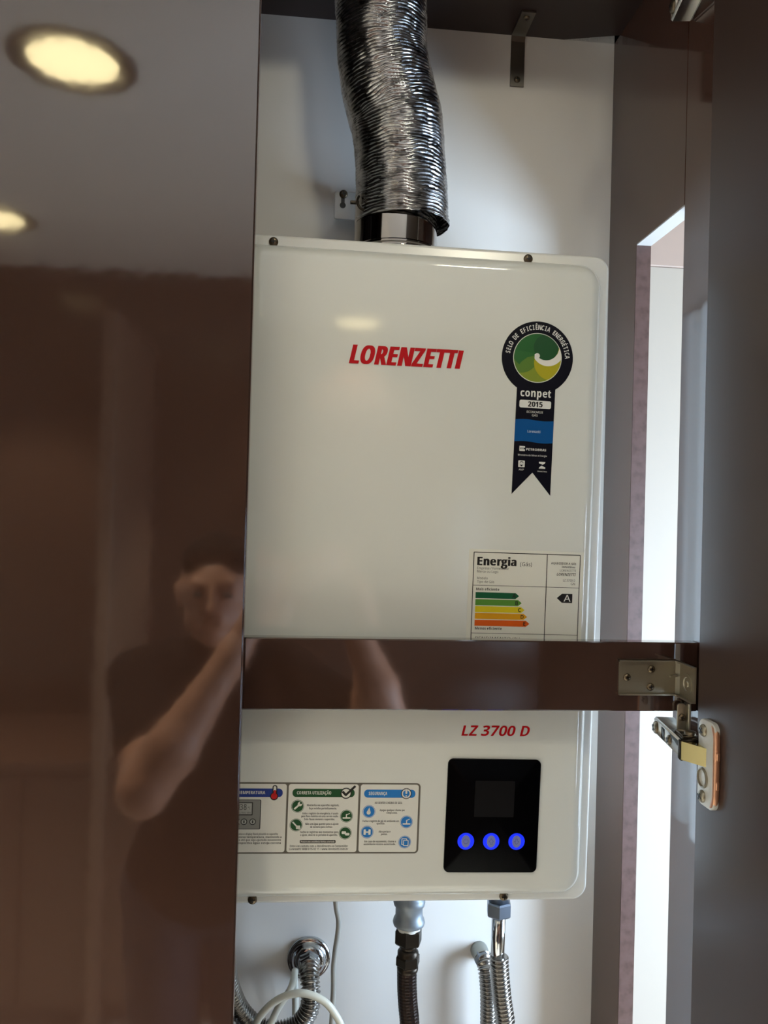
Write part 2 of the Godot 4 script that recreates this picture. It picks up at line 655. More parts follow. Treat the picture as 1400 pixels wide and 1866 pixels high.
const FACE_Z := Basis(Vector3(1, 0, 0), Vector3(0, 0, 1), Vector3(0, -1, 0))   # y axis turned to +z

func hinge_set(c: Node3D, up: float, full: bool) -> void:
	var o := Vector3(0, up, 0)
	if full:
		# formed bracket: flat plate on the rail, ear turned forward towards the door
		var s := new_st()
		var z := ZF
		var A := Vector3(0.2305, 0, z); var B := Vector3(0.2950, 0, z); var C := Vector3(0.2950, 0, z + 0.0445)
		var B2 := Vector3(0.2985, 0, z + 0.006)
		C.x = 0.2965
		var yt := 1.6045; var yb := 1.5668
		var P := [A, B, B2, C]
		var th := 0.0016
		for i in 3:
			var a: Vector3 = P[i]; var b: Vector3 = P[i + 1]
			var d := (b - a).normalized()
			var nn := Vector3(-d.z, 0, d.x)
			if nn.z < 0 or (i > 0 and nn.x > 0): nn = -nn
			if i == 2: nn = Vector3(-absf(d.z), 0, d.x * signf(d.z)).normalized()
			var q := [a + Vector3(0, yb, 0), b + Vector3(0, yb, 0), b + Vector3(0, yt, 0), a + Vector3(0, yt, 0)]
			slab_quad(s, q, nn * th)
			var lip := nn * 0.0056
			for e in [[yb, 0.0016], [yt, -0.0016]]:
				var l := [a + Vector3(0, e[0], 0), b + Vector3(0, e[0], 0), b + Vector3(0, e[0] + e[1], 0), a + Vector3(0, e[0] + e[1], 0)]
				if e[1] < 0: l = [l[3], l[2], l[1], l[0]]
				slab_quad(s, l, lip)
		var br := part("hinge_bracket", s, M.nickel, c, "angled metal hinge bracket screwed to the rail")
		for q in [[0.2395, 1.5857], [0.2667, 1.5948], [0.2662, 1.5755]]:
			screw(br, Vector3(q[0], q[1], z + th), Vector3(0, 0, 1), 0.0042, M.darkscrew)
		s = new_st()
		turned(s, Transform3D(Basis(Vector3(0, 0, 1), Vector3(-1, 0, 0), Vector3(0, -1, 0)), Vector3(0.2955, 1.5838, 0.3275)), [[0.0105, 0.0], [0.0105, 0.0010], [0.0075, 0.0014], [0.0068, 0.0005], [0.0034, 0.0005], [0.0028, 0.0016], [0.0, 0.0016]], 28)
		part("rivet", s, M.nickel, br)
		s = new_st()
		boxx(s, Transform3D(Basis(Vector3(0, 0, 1), 0.2), Vector3(0.2905, 1.588, 0.303)), Vector3(0.0035, 0.0012, 0.003))
		part("tab", s, M.nickel, br)
	# upright clip between bracket and hinge arm
	var s := new_st()
	slab(s, at3(Vector3(0.3005, 1.5440, 0.304) + o, Basis(Vector3.UP, -0.3)), 0.0095, 0.030, 0.0035, 0.0, 0.0035, 0.001)
	box(s, Vector3(0.3040, 1.5280, 0.302) + o, Vector3(0.3070, 1.5600, 0.314) + o, 0.001)
	var clip := part("hinge_clip", s, M.nickel, c)
	screw(clip, Vector3(0.3000, 1.5440, 0.3080) + o, Vector3(-0.3, 0, 1), 0.004, M.darkscrew)
	# hinge arm body: its long axis u runs forward and slightly left
	var u := Vector3(-0.0187, 0, 0.1098).normalized()
	var T := Transform3D(Basis(u, Vector3.UP, u.cross(Vector3.UP)), Vector3(0.2966, 1.5205, 0.244) + o)
	# local x along the arm, y up, z to the right
	if T.basis.z.x < 0: T.basis = Basis(u, Vector3.UP, -T.basis.z)
	var bb := func(lo: Vector3, hi: Vector3, ch: float) -> SurfaceTool:
		var q := new_st()
		box(q, lo, hi, ch)
		q.generate_normals()
		var r := new_st()
		r.append_from(q.commit(), 0, T)
		return r
	var left := -T.basis.z
	s = bb.call(Vector3(0, -0.0095, 0), Vector3(0.104, 0.0095, 0.024), 0.002)
	var arm := part("hinge_arm", s, M.nickel2, c, "concealed hinge arm with adjusting screws")
	for q in [[0.014, 0.0072], [0.068, 0.0055]]:
		screw(arm, T * Vector3(q[0], 0, 0), left, q[1], M.darkscrew, "adjusting_screw")
	part("slot", bb.call(Vector3(0.034, -0.006, -0.0005), Vector3(0.047, 0.006, 0.001), 0.0002), M.black, arm)
	s = bb.call(Vector3(0.070, 0.0085, 0.004), Vector3(0.100, 0.0125, 0.022), 0.0015)
	lathe(s, T * at3(Vector3(0.092, 0.0115, 0.014)), [[0.006, 0.0], [0.006, 0.004], [0.004, 0.005], [0, 0.005]], 20)
	part("catch", s, M.darkscrew, arm)
	part("collar", bb.call(Vector3(0.101, -0.0108, -0.0012), Vector3(0.1085, 0.0108, 0.0235), 0.0015), M.darknut, arm)
	# gold link to the door
	s = new_st()
	var a0 := T * Vector3(0.1085, 0, 0.001) - o; var a1 := Vector3(XD - 0.001, 0, 0.3805)
	a0.y = 0
	var dd := (a1 - a0).normalized()
	var nn2 := Vector3(-dd.z, 0, dd.x)
	if nn2.z < 0: nn2 = -nn2
	var qd := [a0 + Vector3(0, 1.5112, 0), a1 + Vector3(0, 1.5105, 0), a1 + Vector3(0, 1.5290, 0), a0 + Vector3(0, 1.5300, 0)]
	for i in 4: qd[i] = qd[i] + o - nn2 * 0.0085
	slab_quad(s, qd, nn2 * 0.0095)
	part("hinge_link", s, M.brass, c, "gold coloured hinge link")
	if not full: return
	# cup flange on the opened leaf, its rim copper coloured
	var cb := Basis(Vector3(0, 0, 1), Vector3(0, 1, 0), Vector3(-1, 0, 0))
	s = new_st()
	slab(s, at3(Vector3(XD, 1.5140, 0.3755), cb), 0.034, 0.086, 0.009, 0.0, 0.0050, 0.001, 3, 8)
	var fl := part("hinge_cup", s, M.nickel2, c, "hinge cup plate on the opened door")
	for yy in [1.5460, 1.4800]:
		screw(fl, Vector3(XD - 0.0050, yy, 0.3700), Vector3(-1, 0, 0), 0.0062, M.nickel)
	s = new_st()
	turned(s, at3(Vector3(XD - 0.003, 1.4985, 0.370), Basis(Vector3(0, 1, 0), Vector3(-1, 0, 0), Vector3(0, 0, 1))), [[0.0105, 0.0], [0.0100, 0.0035], [0.0085, 0.004], [0.008, 0.001], [0.0, 0.001]], 28)
	part("cup", s, M.nickel, fl)
	s = new_st()
	var pth: Array[Vector3] = []
	for i in 25:
		var f := i / 24.0
		pth.append(Vector3(XD - 0.0026, 1.4735 + 0.081 * f, 0.3915 - (0.007 * pow(absf(2 * f - 1), 8))))
	tube(s, pth, func(i, a): return 0.0034 if i > 0 and i < 24 else 0.0024, 12)
	for yy in [1.4975, 1.5260]:
		box(s, Vector3(XD - 0.0045, yy - 0.004, 0.3900), Vector3(XD - 0.0005, yy + 0.004, 0.3958), 0.0012)
	part("rim", s, M.copper, fl, "copper coloured rim of the hinge plate")

# thin slab on a quad (corners counter-clockwise seen along -d), thickness d towards the viewer
func slab_quad(s: SurfaceTool, q: Array, d: Vector3) -> void:
	flat(s)
	var f: Array = []
	for p in q: f.append(p + d)
	quad(s, f[0], f[1], f[2], f[3])
	quad(s, q[3], q[2], q[1], q[0])
	for i in 4:
		var j := (i + 1) % 4
		quad(s, q[i], q[j], f[j], f[i])

# ---------------------------------------------------------------- water heater
const FRONT := 0.252
func heater() -> void:
	var h := thing("gas_water_heater", "white wall-mounted gas water heater with black control panel inside the cupboard", "water heater", Vector3(-0.0045, 1.3285, 0.002))
	h.rotation = Vector3(0.016, 0, -0.007)
	var s := new_st()
	# back case with its flange
	slab(s, at3(Vector3(0, 0.3675, 0)), 0.4500, 0.729, 0.017, 0.012, 0.048, 0.006, 4)
	slab(s, at3(Vector3(0, 0.3675, 0)), 0.4100, 0.690, 0.012, 0.046, 0.1, 0.0)
	slab(s, at3(Vector3(0, 0.3640, 0)), 0.4565, 0.742, 0.017, 0.090, 0.2355, 0.0040, 4, 8)
	part("back_case", s, M.enamel2, h, "white case with a narrow flange around the cover")
	# front cover, edges rounded over
	s = new_st()
	slab(s, at3(Vector3(-0.003, 0.3628, 0)), 0.440, 0.719, 0.026, 0.2350, FRONT, 0.0160, 8, 12)
	part("front_cover", s, M.enamel, h, "smooth white front cover with rounded edges")
	for q in [[-0.1554, 0.7268], [0.1321, 0.7265], [-0.154, -0.0018], [0.1305, -0.0012]]:
		screw(h, Vector3(q[0], q[1], 0.2355), Vector3(0, 0, 1), 0.0052, M.darkscrew)
	# red lettering
	var I := Transform3D.IDENTITY
	var red := mat(Color(0.72, 0.0, 0.06), 0.4, 0.0, 0.35)
	s = new_st()
	for dx in [0.0, 0.0006, 0.0012, 0.0018]:
		lettering(s, I, "LORENZETT", Vector2(-0.0686 + dx, 0.6050), 0.1152, 0.0205, FRONT + 0.0003 + dx * 0.1, true, 0.2, -1)
	var ib := Vector2(0.0490, 0.6050 - 0.01025)
	sheet(s, I, PackedVector2Array([ib, ib + Vector2(0.0056, 0), ib + Vector2(0.0056 + 0.0041, 0.0205), ib + Vector2(0.0041, 0.0205)]), FRONT + 0.0003)
	part("logo_lettering", s, red, h, "red slanted maker's lettering")
	s = new_st()
	lettering(s, I, "LZ 3700 D", Vector2(0.1095, 0.1925), 0.0765, 0.0115, FRONT + 0.0003, true, 0.22)
	part("model_lettering", s, red, h, "red slanted model lettering")
	energy_seal(h)
	energy_label(h)
	instruction_label(h)
	control_panel(h)
	# flue collar with a bead
	s = new_st()
	turned(s, at3(Vector3(-0.0018, 0, 0.105), Basis(Vector3(0, 0, 1), 0.007)), [[0.0, 0.722], [0.0528, 0.722], [0.0528, 0.7545], [0.0538, 0.756], [0.0538, 0.758], [0.0528, 0.7595], [0.0528, 0.7615], [0.0538, 0.763], [0.0538, 0.765], [0.0528, 0.7665], [0.0528, 0.828], [0.0505, 0.828], [0.0505, 0.74]], 72)
	part("flue_collar", s, M.steel, h, "polished steel flue collar")
	# mounting tab with keyhole and screw
	s = new_st()
	slab(s, at3(Vector3(-0.066, 0.8555, 0.0)), 0.036, 0.038, 0.0025, 0.004, 0.0062, 0.0006)
	box(s, Vector3(-0.052, 0.846, 0.0005), Vector3(0.03, 0.866, 0.0045), 0.0005)
	box(s, Vector3(-0.02, 0.70, 0.0005), Vector3(0.02, 0.85, 0.0045), 0.0005)
	var tb := part("mounting_tab", s, mat(Color(0.80, 0.80, 0.79), 0.4, 0.3), h, "small metal fixing tab beside the flue")
	s = new_st()
	prism(s, I, moved(circle(0.0042, 20), Vector2(-0.0725, 0.8555)), 0.0058, 0.0066)
	prism(s, I, moved(rrect(0.005, 0.014, 0.0024), Vector2(-0.0725, 0.862)), 0.0058, 0.0066)
	part("keyhole", s, M.black, tb)
	screw(tb, Vector3(-0.072, 0.8708, 0.0064), Vector3(0, 0, 1), 0.0058, M.darkscrew)

func clip(a: PackedVector2Array, b: PackedVector2Array) -> Array:
	return Geometry2D.intersect_polygons(a, b)

func energy_seal(h: Node3D) -> void:
	var T := at3(Vector3(0.1425, 0.6115, 0), Basis(Vector3(0, 0, 1), -0.012))
	var f := FRONT
	var navy := mat(Color(0.012, 0.014, 0.075), 0.45, 0.0, 0.3)
	var s := new_st()
	var body := PackedVector2Array()
	var R := 0.0408
	# disc merged with the swallow-tailed ribbon
	var rib := PackedVector2Array([Vector2(-0.0218, -0.03), Vector2(-0.0222, -0.1535), Vector2(0.0005, -0.1285), Vector2(0.0222, -0.1535), Vector2(0.0222, -0.03)])
	var m := Geometry2D.merge_polygons(circle(R, 72), rib)
	body = m[0]
	prism(s, T, body, f - 0.0002, f + 0.0003)
	var seal := part("efficiency_seal", s, navy, h, "dark blue ribbon-shaped efficiency seal")
	var z := f + 0.0004
	var lay := func(poly: PackedVector2Array, c: Color, zz: float, called: String) -> void:
		var q := new_st()
		sheet(q, T, poly, zz)
		part(called, q, mat(c, 0.35), seal)
	var disc := circle(0.0278, 64)
	var inner := circle(0.0270, 64)
	lay.call(disc, Color(0.86, 0.87, 0.82), z, "emblem_ring")
	var g := 0.0270 / 245.0
	# emblem drawn in units of the photograph's own emblem (radius 245)
	var C := func(x: float, y: float, r: float) -> PackedVector2Array:
		return circle(r * g, 64, Vector2(x, y) * g)
	var emblem: Array = []
	emblem.append([[inner], Color(0.50, 0.56, 0.16)])
	emblem.append([clip(inner, C.call(-170, 20, 180)), Color(0.33, 0.47, 0.16)])
	emblem.append([Geometry2D.clip_polygons(clip(inner, C.call(-60, 110, 225))[0], C.call(-20, -170, 190)), Color(0.15, 0.39, 0.17)])
	emblem.append([clip(inner, PackedVector2Array([Vector2(-0.04, 0.0095), Vector2(-0.0105, 0.0058), Vector2(-0.001, 0.0036), Vector2(0.03, 0.002), Vector2(0.04, 0.04), Vector2(-0.04, 0.04)])), Color(0.10, 0.36, 0.15)])
	emblem.append([Geometry2D.clip_polygons(clip(inner, C.call(145, -40, 180))[0], C.call(60, 130, 150)), Color(0.66, 0.63, 0.10)])
	emblem.append([Geometry2D.clip_polygons(clip(clip(inner, C.call(105, 90, 168))[0], PackedVector2Array([Vector2(-0.0035, 0.004), Vector2(0.03, 0.014), Vector2(0.03, -0.03), Vector2(-0.0035, -0.03)]))[0], C.call(90, 115, 132)), Color(0.88, 0.87, 0.84)])
	emblem.append([clip(inner, C.call(85, 110, 130)), Color(0.06, 0.29, 0.14)])
	emblem.append([[C.call(-5, 20, 27)], Color(0.88, 0.87, 0.84)])
	var zz := z
	for e in emblem:
		zz += 0.00006
		var q := new_st()
		for p in e[0]:
			if p.size() >= 3: sheet(q, T, p, zz)
		part("emblem", q, mat(e[1], 0.35), seal)
	# lettering round the rim
	var ws := new_st()
	var txt := "SELO DE EFICIÊNCIA ENERGÉTICA"
	var n := txt.length()
	for i in n:
		if txt[i] == " ": continue
		var a := deg_to_rad(172.0 - 167.0 * i / (n - 1))
		var p := Vector2(cos(a), sin(a)) * 0.0343
		var L := T * Transform3D(Basis(Vector3(0, 0, 1), a - PI / 2), Vector3(p.x, p.y, 0))
		lettering(ws, L, txt[i], Vector2.ZERO, -0.72, 0.0054, z, true)
	lettering(ws, T, "conpet", Vector2(0, -0.0396), 0.035, 0.0084, z, true)
	lettering(ws, T, "ECONOMIZE", Vector2(0, -0.0607), 0.0185, 0.0022, z, false)
	lettering(ws, T, "GÁS", Vector2(0, -0.0644), 0.0065, 0.0022, z, false)
	lettering(ws, T, "PETROBRAS", Vector2(0.0035, -0.1027), 0.023, 0.0025, z, true)
	lettering(ws, T, "Ministério de Minas e Energia", Vector2(-0.0005, -0.1093), 0.033, 0.0019, z, false)
	lettering(ws, T, "ANP", Vector2(-0.0125, -0.1258), 0.006, 0.0019, z, false)
	lettering(ws, T, "INMETRO", Vector2(0.0115, -0.1268), 0.011, 0.0014, z, false)
	sheet(ws, T, moved(rrect(0.0363, 0.0086, 0.0020), Vector2(0, -0.0520)), z)
	# small marks
	for b in [[-0.0125, -0.1003, 0.0062, 0.0018], [-0.0125, -0.1040, 0.0062, 0.0020], [-0.0153, -0.1021, 0.0008, 0.0056], [-0.0125, -0.1022, 0.004, 0.0007]]:
		sheet(ws, T, moved(rrect(b[2], b[3], 0.0003, 2), Vector2(b[0], b[1])), z)
	var brk := Geometry2D.clip_polygons(rrect(0.0074, 0.0074, 0.0008), circle(0.0029, 24))
	if brk.size() == 2:
		for k in 2:
			var half := PackedVector2Array([Vector2(0, -0.01), Vector2(0.01, -0.01), Vector2(0.01, 0.01), Vector2(0, 0.01)]) if k == 0 else PackedVector2Array([Vector2(-0.01, -0.01), Vector2(0, -0.01), Vector2(0, 0.01), Vector2(-0.01, 0.01)])
			for p in clip(rrect(0.0074, 0.0074, 0.0008), half):
				for r in Geometry2D.clip_polygons(p, circle(0.0029, 24)):
					sheet(ws, T, moved(r, Vector2(-0.0125, -0.1193)), z)
	sheet(ws, T, circle(0.0016, 16, Vector2(-0.0125, -0.1188)), z)
	for p in [[Vector2(-0.0037, 0.0038), Vector2(0.0037, 0.0038), Vector2(0.003, 0.0022), Vector2(0.0006, 0.0006), Vector2(-0.001, 0.002), Vector2(-0.0037, 0.0022)], [Vector2(-0.0037, -0.0038), Vector2(0.0037, -0.0038), Vector2(0.0037, -0.0022), Vector2(0.0012, -0.002), Vector2(-0.0006, -0.0004), Vector2(-0.003, -0.0022)]]:
		sheet(ws, T, moved(PackedVector2Array(p), Vector2(0.0112, -0.1198)), z)
	part("print", ws, mat(Color(0.86, 0.86, 0.84), 0.4), seal, "white print on the seal")
	var ks := new_st()
	for dx in [-0.0002, 0.0002]: lettering(ks, T, "2015", Vector2(dx, -0.0520), 0.0165, 0.0058, z + 0.00008 + dx * 0.01, true)
	part("year_print", ks, M.black, seal)
	# blue band with wavy edges
	var bs := PackedVector2Array()
	for i in 17:
		var t := i / 16.0
		bs.append(Vector2(-0.02195 + 0.0439 * t, -0.0698 + 0.0007 * sin(t * TAU)))
	for i in 17:
		var t := 1.0 - i / 16.0
		bs.append(Vector2(-0.02205 + 0.0441 * t, -0.0945 + 0.0008 * sin(t * TAU)))
	var q := new_st()
	sheet(q, T, bs, z)
	part("band", q, mat(Color(0.0, 0.30, 0.54), 0.4, 0.0, 0.35), seal)
	q = new_st()
	lettering(q, T, "Lorenzetti", Vector2(0, -0.0825), 0.0148, 0.0028, z + 0.00008, false)
	part("print", q, mat(Color(0.75, 0.82, 0.88), 0.4), seal)

func line(s: SurfaceTool, T: Transform3D, a: Vector2, b: Vector2, w: float, z: float) -> void:
	var n := (b - a).normalized().orthogonal() * w / 2
	sheet(s, T, PackedVector2Array([a + n, a - n, b - n, b + n]), z)

func energy_label(h: Node3D) -> void:
	# origin at the top left corner of the printed border
	var T := at3(Vector3(0.0783, 0.3920, 0), Basis(Vector3(0, 0, 1), -0.002))
	var f := FRONT
	var s := new_st()
	prism(s, T, PackedVector2Array([Vector2(-0.0055, 0.0035), Vector2(-0.0055, -0.172), Vector2(0.1265, -0.172), Vector2(0.1265, 0.0035)]), f - 0.0002, f + 0.00022)
	var lab := part("energy_label", s, mat(Color(0.87, 0.865, 0.82), 0.35), h, "white printed energy rating label")
	var z := f + 0.0003
	var k := new_st()
	var W := 0.1220
	for l in [[0, 0, W, 0], [0, 0, 0, -0.168], [W, 0, W, -0.168], [0, -0.168, W, -0.168], [0, -0.0368, W, -0.0368], [0.0838, 0, 0.0838, -0.168], [0, -0.0902, W, -0.0902], [0, -0.112, W, -0.112]]:
		var wd := 0.0009 if (l[0] == l[2] and l[0] != 0.0838) or l[1] == 0 else 0.0005
		line(k, T, Vector2(l[0], l[1]), Vector2(l[2], l[3]), wd, z)
	for dx in [0.0, 0.0004, 0.0008]: lettering(k, T, "Energia", Vector2(0.0040 + dx, -0.0098), 0.0440, 0.0092, z + dx * 0.01, true, 0.0, -1)
	lettering(k, T, "(Gás)", Vector2(0.0530, -0.0120), 0.0135, 0.0042, z, false, 0.0, -1)
	lettering(k, T, "Empresa / Fornecedor", Vector2(0.0042, -0.0176), 0.036, 0.0026, z, false, 0.0, -1)
	lettering(k, T, "Marca ou Logo", Vector2(0.0042, -0.0213), 0.024, 0.0026, z, false, 0.0, -1)
	lettering(k, T, "Modelo", Vector2(0.0046, -0.0288), 0.012, 0.0026, z, false, 0.0, -1)
	lettering(k, T, "Tipo de Gás", Vector2(0.0046, -0.0328), 0.0195, 0.0026, z, false, 0.0, -1)
	lettering(k, T, "AQUECEDOR A GÁS", Vector2(0.1175, -0.0098), 0.029, 0.0023, z, true, 0.0, 1)
	lettering(k, T, "Instantâneo", Vector2(0.1165, -0.0136), 0.0155, 0.0023, z, true, 0.0, 1)
	lettering(k, T, "LORENZETTI", Vector2(0.1175, -0.0177), 0.0185, 0.0023, z, false, 0.0, 1)
	lettering(k, T, "LORENZETTI", Vector2(0.1170, -0.0220), 0.0215, 0.0031, z, true, 0.2, 1)
	lettering(k, T, "LZ 3700 D", Vector2(0.1170, -0.0287), 0.014, 0.0024, z, false, 0.0, 1)
	lettering(k, T, "GN", Vector2(0.1170, -0.0326), 0.0048, 0.0024, z, false, 0.0, 1)
	lettering(k, T, "Mais eficiente", Vector2(0.0040, -0.0410), 0.0262, 0.0029, z, true, 0.0, -1)
	lettering(k, T, "Menos eficiente", Vector2(0.0042, -0.0848), 0.0305, 0.0029, z, true, 0.0, -1)
	lettering(k, T, "RENDIMENTO (%)", Vector2(0.0050, -0.0960), 0.051, 0.0034, z, false, 0.0, -1)
	lettering(k, T, "85", Vector2(0.1165, -0.0965), 0.0075, 0.0036, z, true, 0.0, 1)
	# rating arrow
	sheet(k, T, PackedVector2Array([Vector2(0.0965, -0.0488), Vector2(0.1025, -0.0438), Vector2(0.1145, -0.0438), Vector2(0.1145, -0.0540), Vector2(0.1025, -0.0540)]), z)
	part("print", k, mat(Color(0.07, 0.06, 0.05), 0.45), lab, "black print and ruled lines")
	var rows := [["A", Color(0.0, 0.34, 0.20), 0.0532, -0.0479], ["B", Color(0.34, 0.56, 0.20), 0.0564, -0.0557], ["C", Color(0.86, 0.78, 0.10), 0.0600, -0.0634], ["D", Color(0.87, 0.62, 0.06), 0.0633, -0.0710], ["E", Color(0.86, 0.36, 0.05), 0.0662, -0.0787]]
	var lt := new_st()
	for r in rows:
		var q := new_st()
		var y: float = r[3]; var e: float = r[2]
		var hh := 0.0034
		sheet(q, T, PackedVector2Array([Vector2(0.0035, y - hh), Vector2(e - 0.0042, y - hh), Vector2(e, y), Vector2(e - 0.0042, y + hh), Vector2(0.0035, y + hh)]), z)
		part("rating_bar", q, mat(r[1], 0.4), lab)
		lettering(lt, T, r[0], Vector2(e - 0.0058, y), 0.0, 0.0044, z + 0.0001, true)
	part("print", lt, mat(Color(0.10, 0.09, 0.05), 0.45), lab)
	var wt := new_st()
	lettering(wt, T, "A", Vector2(0.1085, -0.0489), 0.0080, 0.0072, z + 0.0001, false)
	part("print", wt, mat(Color(0.9, 0.9, 0.88), 0.45), lab)

func instruction_label(h: Node3D) -> void:
	# top right corner of the outer border at (0.0278, 0.1296); 3.5 px of the close-up = 1 photo px
	var T := at3(Vector3(0.0276, 0.1335, 0), Basis(Vector3(0, 0, 1), -0.004))
	var f := FRONT
	var u := 0.000617 / 3.5
	var X := func(x: float) -> float: return (x - 1212.0) * u
	var Y := func(y: float) -> float: return -(y - 105.0) * u
	var s := new_st()
	var x0: float = X.call(-95); var x1: float = 0.0
	var yb: float = Y.call(548)
	prism(s, T, moved(rrect(x1 - x0, -yb, 0.0045), Vector2((x0 + x1) / 2, yb / 2)), f - 0.0002, f + 0.00022)
	var lab := part("instruction_label", s, mat(Color(0.38, 0.36, 0.32), 0.4), h, "three-panel instruction sticker with blue and green headings")
	var z := f + 0.0003
	var col := {}
	var add := func(c: String) -> SurfaceTool:
		if not col.has(c): col[c] = new_st()
		return col[c]
	var rr := func(c: String, ax: float, ay: float, bx: float, by: float, r: float, zz: float) -> void:
		var p0 := Vector2(X.call(ax), Y.call(by)); var p1 := Vector2(X.call(bx), Y.call(ay))
		sheet(add.call(c), T, moved(rrect(p1.x - p0.x, p1.y - p0.y, r * u), (p0 + p1) / 2), zz)
	var disc := func(c: String, x: float, y: float, r: float, zz: float) -> void:
		sheet(add.call(c), T, circle(r * u, 28, Vector2(X.call(x), Y.call(y))), zz)
	var txt := func(c: String, t: String, x: float, y: float, w: float, cap: float, bold: bool, zz: float) -> void:
		lettering(add.call(c), T, t, Vector2(X.call(x), Y.call(y)), w * u, cap * u, zz, bold)
	for p in [[-85, 374], [386, 821], [834, 1200]]:
		rr.call("white", p[0], 114, p[1], 539, 16, z)
	var z2 := z + 0.00008
	var z3 := z + 0.00016
	var z4 := z + 0.00024
	# panel one
	rr.call("blue", -60, 143, 350, 196, 24, z2)
	txt.call("white", "AJUSTE DE TEMPERATURA", 100, 168, 285, 20, true, z3)
	rr.call("black", 286, 121, 316, 196, 14, z3)
	disc.call("black", 298, 191, 25, z3)
	rr.call("white", 293, 128, 309, 160, 7, z4)
	rr.call("red", 294, 152, 308, 190, 6, z4 + 0.00005)
	disc.call("red", 298, 190, 19, z4 + 0.00005)
	rr.call("black", 40, 212, 220, 396, 8, z2)
	rr.call("grey", 43, 215, 215, 392, 6, z3)
	rr.call("black", 76, 228, 170, 309, 3, z4)
	rr.call("pale", 83, 234, 164, 303, 2, z4 + 0.00006)
	txt.call("black", "38", 112, 258, 40, 34, false, z4 + 0.00012)
	txt.call("black", "°C", 148, 264, 14, 14, false, z4 + 0.00012)
	txt.call("black", "LITROS / MIN", 124, 293, 66, 10, false, z4 + 0.00012)
	for bx in [66, 119, 172]:
		disc.call("black", bx, 349, 20, z4)
		disc.call("pale", bx, 349, 15, z4 + 0.00006)
	rr.call("black", 57, 339, 75, 359, 3, z4 + 0.00012)
	rr.call("black", 115, 340, 123, 358, 3, z4 + 0.00012)
	rr.call("black", 168, 340, 176, 358, 3, z4 + 0.00012)
	var lines := ["Após ajustar a temperatura o display ficará piscando e o aparelho", "irá memorizar a nova temperatura, mantendo a", "sempre nesta faixa até que seja ajustada novamente", "aqueça e sua respectiva água esteja correta"]
	for i in 4: txt.call("black", lines[i], [150, 155, 155, 155][i], 425 + 18.5 * i, [360, 395, 390, 390][i], 12, true, z2)
	# panel two
	rr.call("green", 410, 143, 797, 195, 24, z2)
	txt.call("white", "CORRETA UTILIZAÇÃO", 544, 168, 212, 20, true, z3)
	disc.call("black", 743, 170, 35, z3)
	disc.call("white", 743, 170, 28, z4)
	line(add.call("black"), T, Vector2(X.call(720), Y.call(158)), Vector2(X.call(743), Y.call(182)), 15 * u, z4 + 0.00006)
	line(add.call("black"), T, Vector2(X.call(738), Y.call(184)), Vector2(X.call(800), Y.call(124)), 14 * u, z4 + 0.00007)
	for q in [[445, 252], [751, 313], [440, 369], [747, 419]]:
		disc.call("green", q[0], q[1], 40, z2)
		disc.call("white", q[0], q[1], 37.5, z2 + 0.00004)
		disc.call("green", q[0], q[1], 35, z3)
	line(add.call("white"), T, Vector2(X.call(425), Y.call(270)), Vector2(X.call(458), Y.call(240)), 11 * u, z4)
	disc.call("white", 459, 238, 14, z4)
	disc.call("green", 465, 231, 7, z4 + 0.00006)
	rr.call("white", 727, 320, 777, 329, 3, z4)
	rr.call("white", 747, 300, 754, 324, 2, z4)
	line(add.call("white"), T, Vector2(X.call(752), Y.call(304)), Vector2(X.call(772), Y.call(296)), 5 * u, z4 + 0.00003)
	line(add.call("white"), T, Vector2(X.call(418), Y.call(350)), Vector2(X.call(452), Y.call(385)), 9 * u, z4)
	rr.call("white", 440, 372, 466, 394, 3, z4)
	rr.call("white", 725, 408, 752, 425, 5, z4)
	rr.call("white", 746, 418, 774, 434, 6, z4)
	var t2 := [["Mantenha seu aparelho regulado,", 603, 245, 200], ["faça revisões periodicamente.", 602, 265, 172], ["Evite o registro de emergência, é usado", 588, 297, 222], ["para fluxo máximo em uma correta vazão.", 586, 314, 230], ["Evite fluxos menores e aquecidos.", 584, 333, 190], ["Não use água quente para o ajuste", 600, 362, 206], ["da torneira para resfriar.", 598, 381, 140], ["Feche os registros nos momentos para", 585, 413, 236], ["o ajuste, observe os períodos do aparelho.", 584, 431, 232]]
	for q in t2: txt.call("black", q[0], q[1], q[2], q[3], 12, true, z2)
	rr.call("black", 467, 463, 689, 483, 5, z2)
	txt.call("white", "Procure uma assistência técnica autorizada", 578, 473, 208, 10, true, z3)
	txt.call("black", "Entre em contato com o Atendimento ao Consumidor", 587, 500, 360, 13, true, z2)
	txt.call("black", "Lorenzetti: 0800 0 15 02 11 / www.lorenzetti.com.br", 586, 519, 366, 13, true, z2)
	# panel three
	rr.call("sky", 856, 146, 1180, 197, 24, z2)
	txt.call("white", "SEGURANÇA", 944, 170, 116, 20, true, z3)
	disc.call("black", 1122, 170, 34, z3)
	disc.call("white", 1122, 170, 29, z4)
	disc.call("sky", 1122, 170, 21, z4 + 0.00006)
	rr.call("white", 1116, 140, 1128, 172, 5, z4 + 0.00012)
	disc.call("white", 1122, 184, 5, z4 + 0.00012)
	for q in [[891, 284], [1130, 349], [884, 413], [1124, 476]]:
		disc.call("sky", q[0], q[1], 40, z2)
		disc.call("white", q[0], q[1], 37.5, z2 + 0.00004)
		disc.call("sky", q[0], q[1], 35, z3)
	disc.call("white", 889, 290, 13, z4)
	sheet(add.call("white"), T, PackedVector2Array([Vector2(X.call(877), Y.call(286)), Vector2(X.call(893), Y.call(258)), Vector2(X.call(901), Y.call(286))]), z4)
	rr.call("white", 1106, 357, 1156, 365, 3, z4)
	rr.call("white", 1128, 336, 1134, 360, 2, z4)
	line(add.call("white"), T, Vector2(X.call(1130), Y.call(340)), Vector2(X.call(1150), Y.call(330)), 5 * u, z4 + 0.00003)
	rr.call("white", 862, 396, 876, 430, 3, z4)
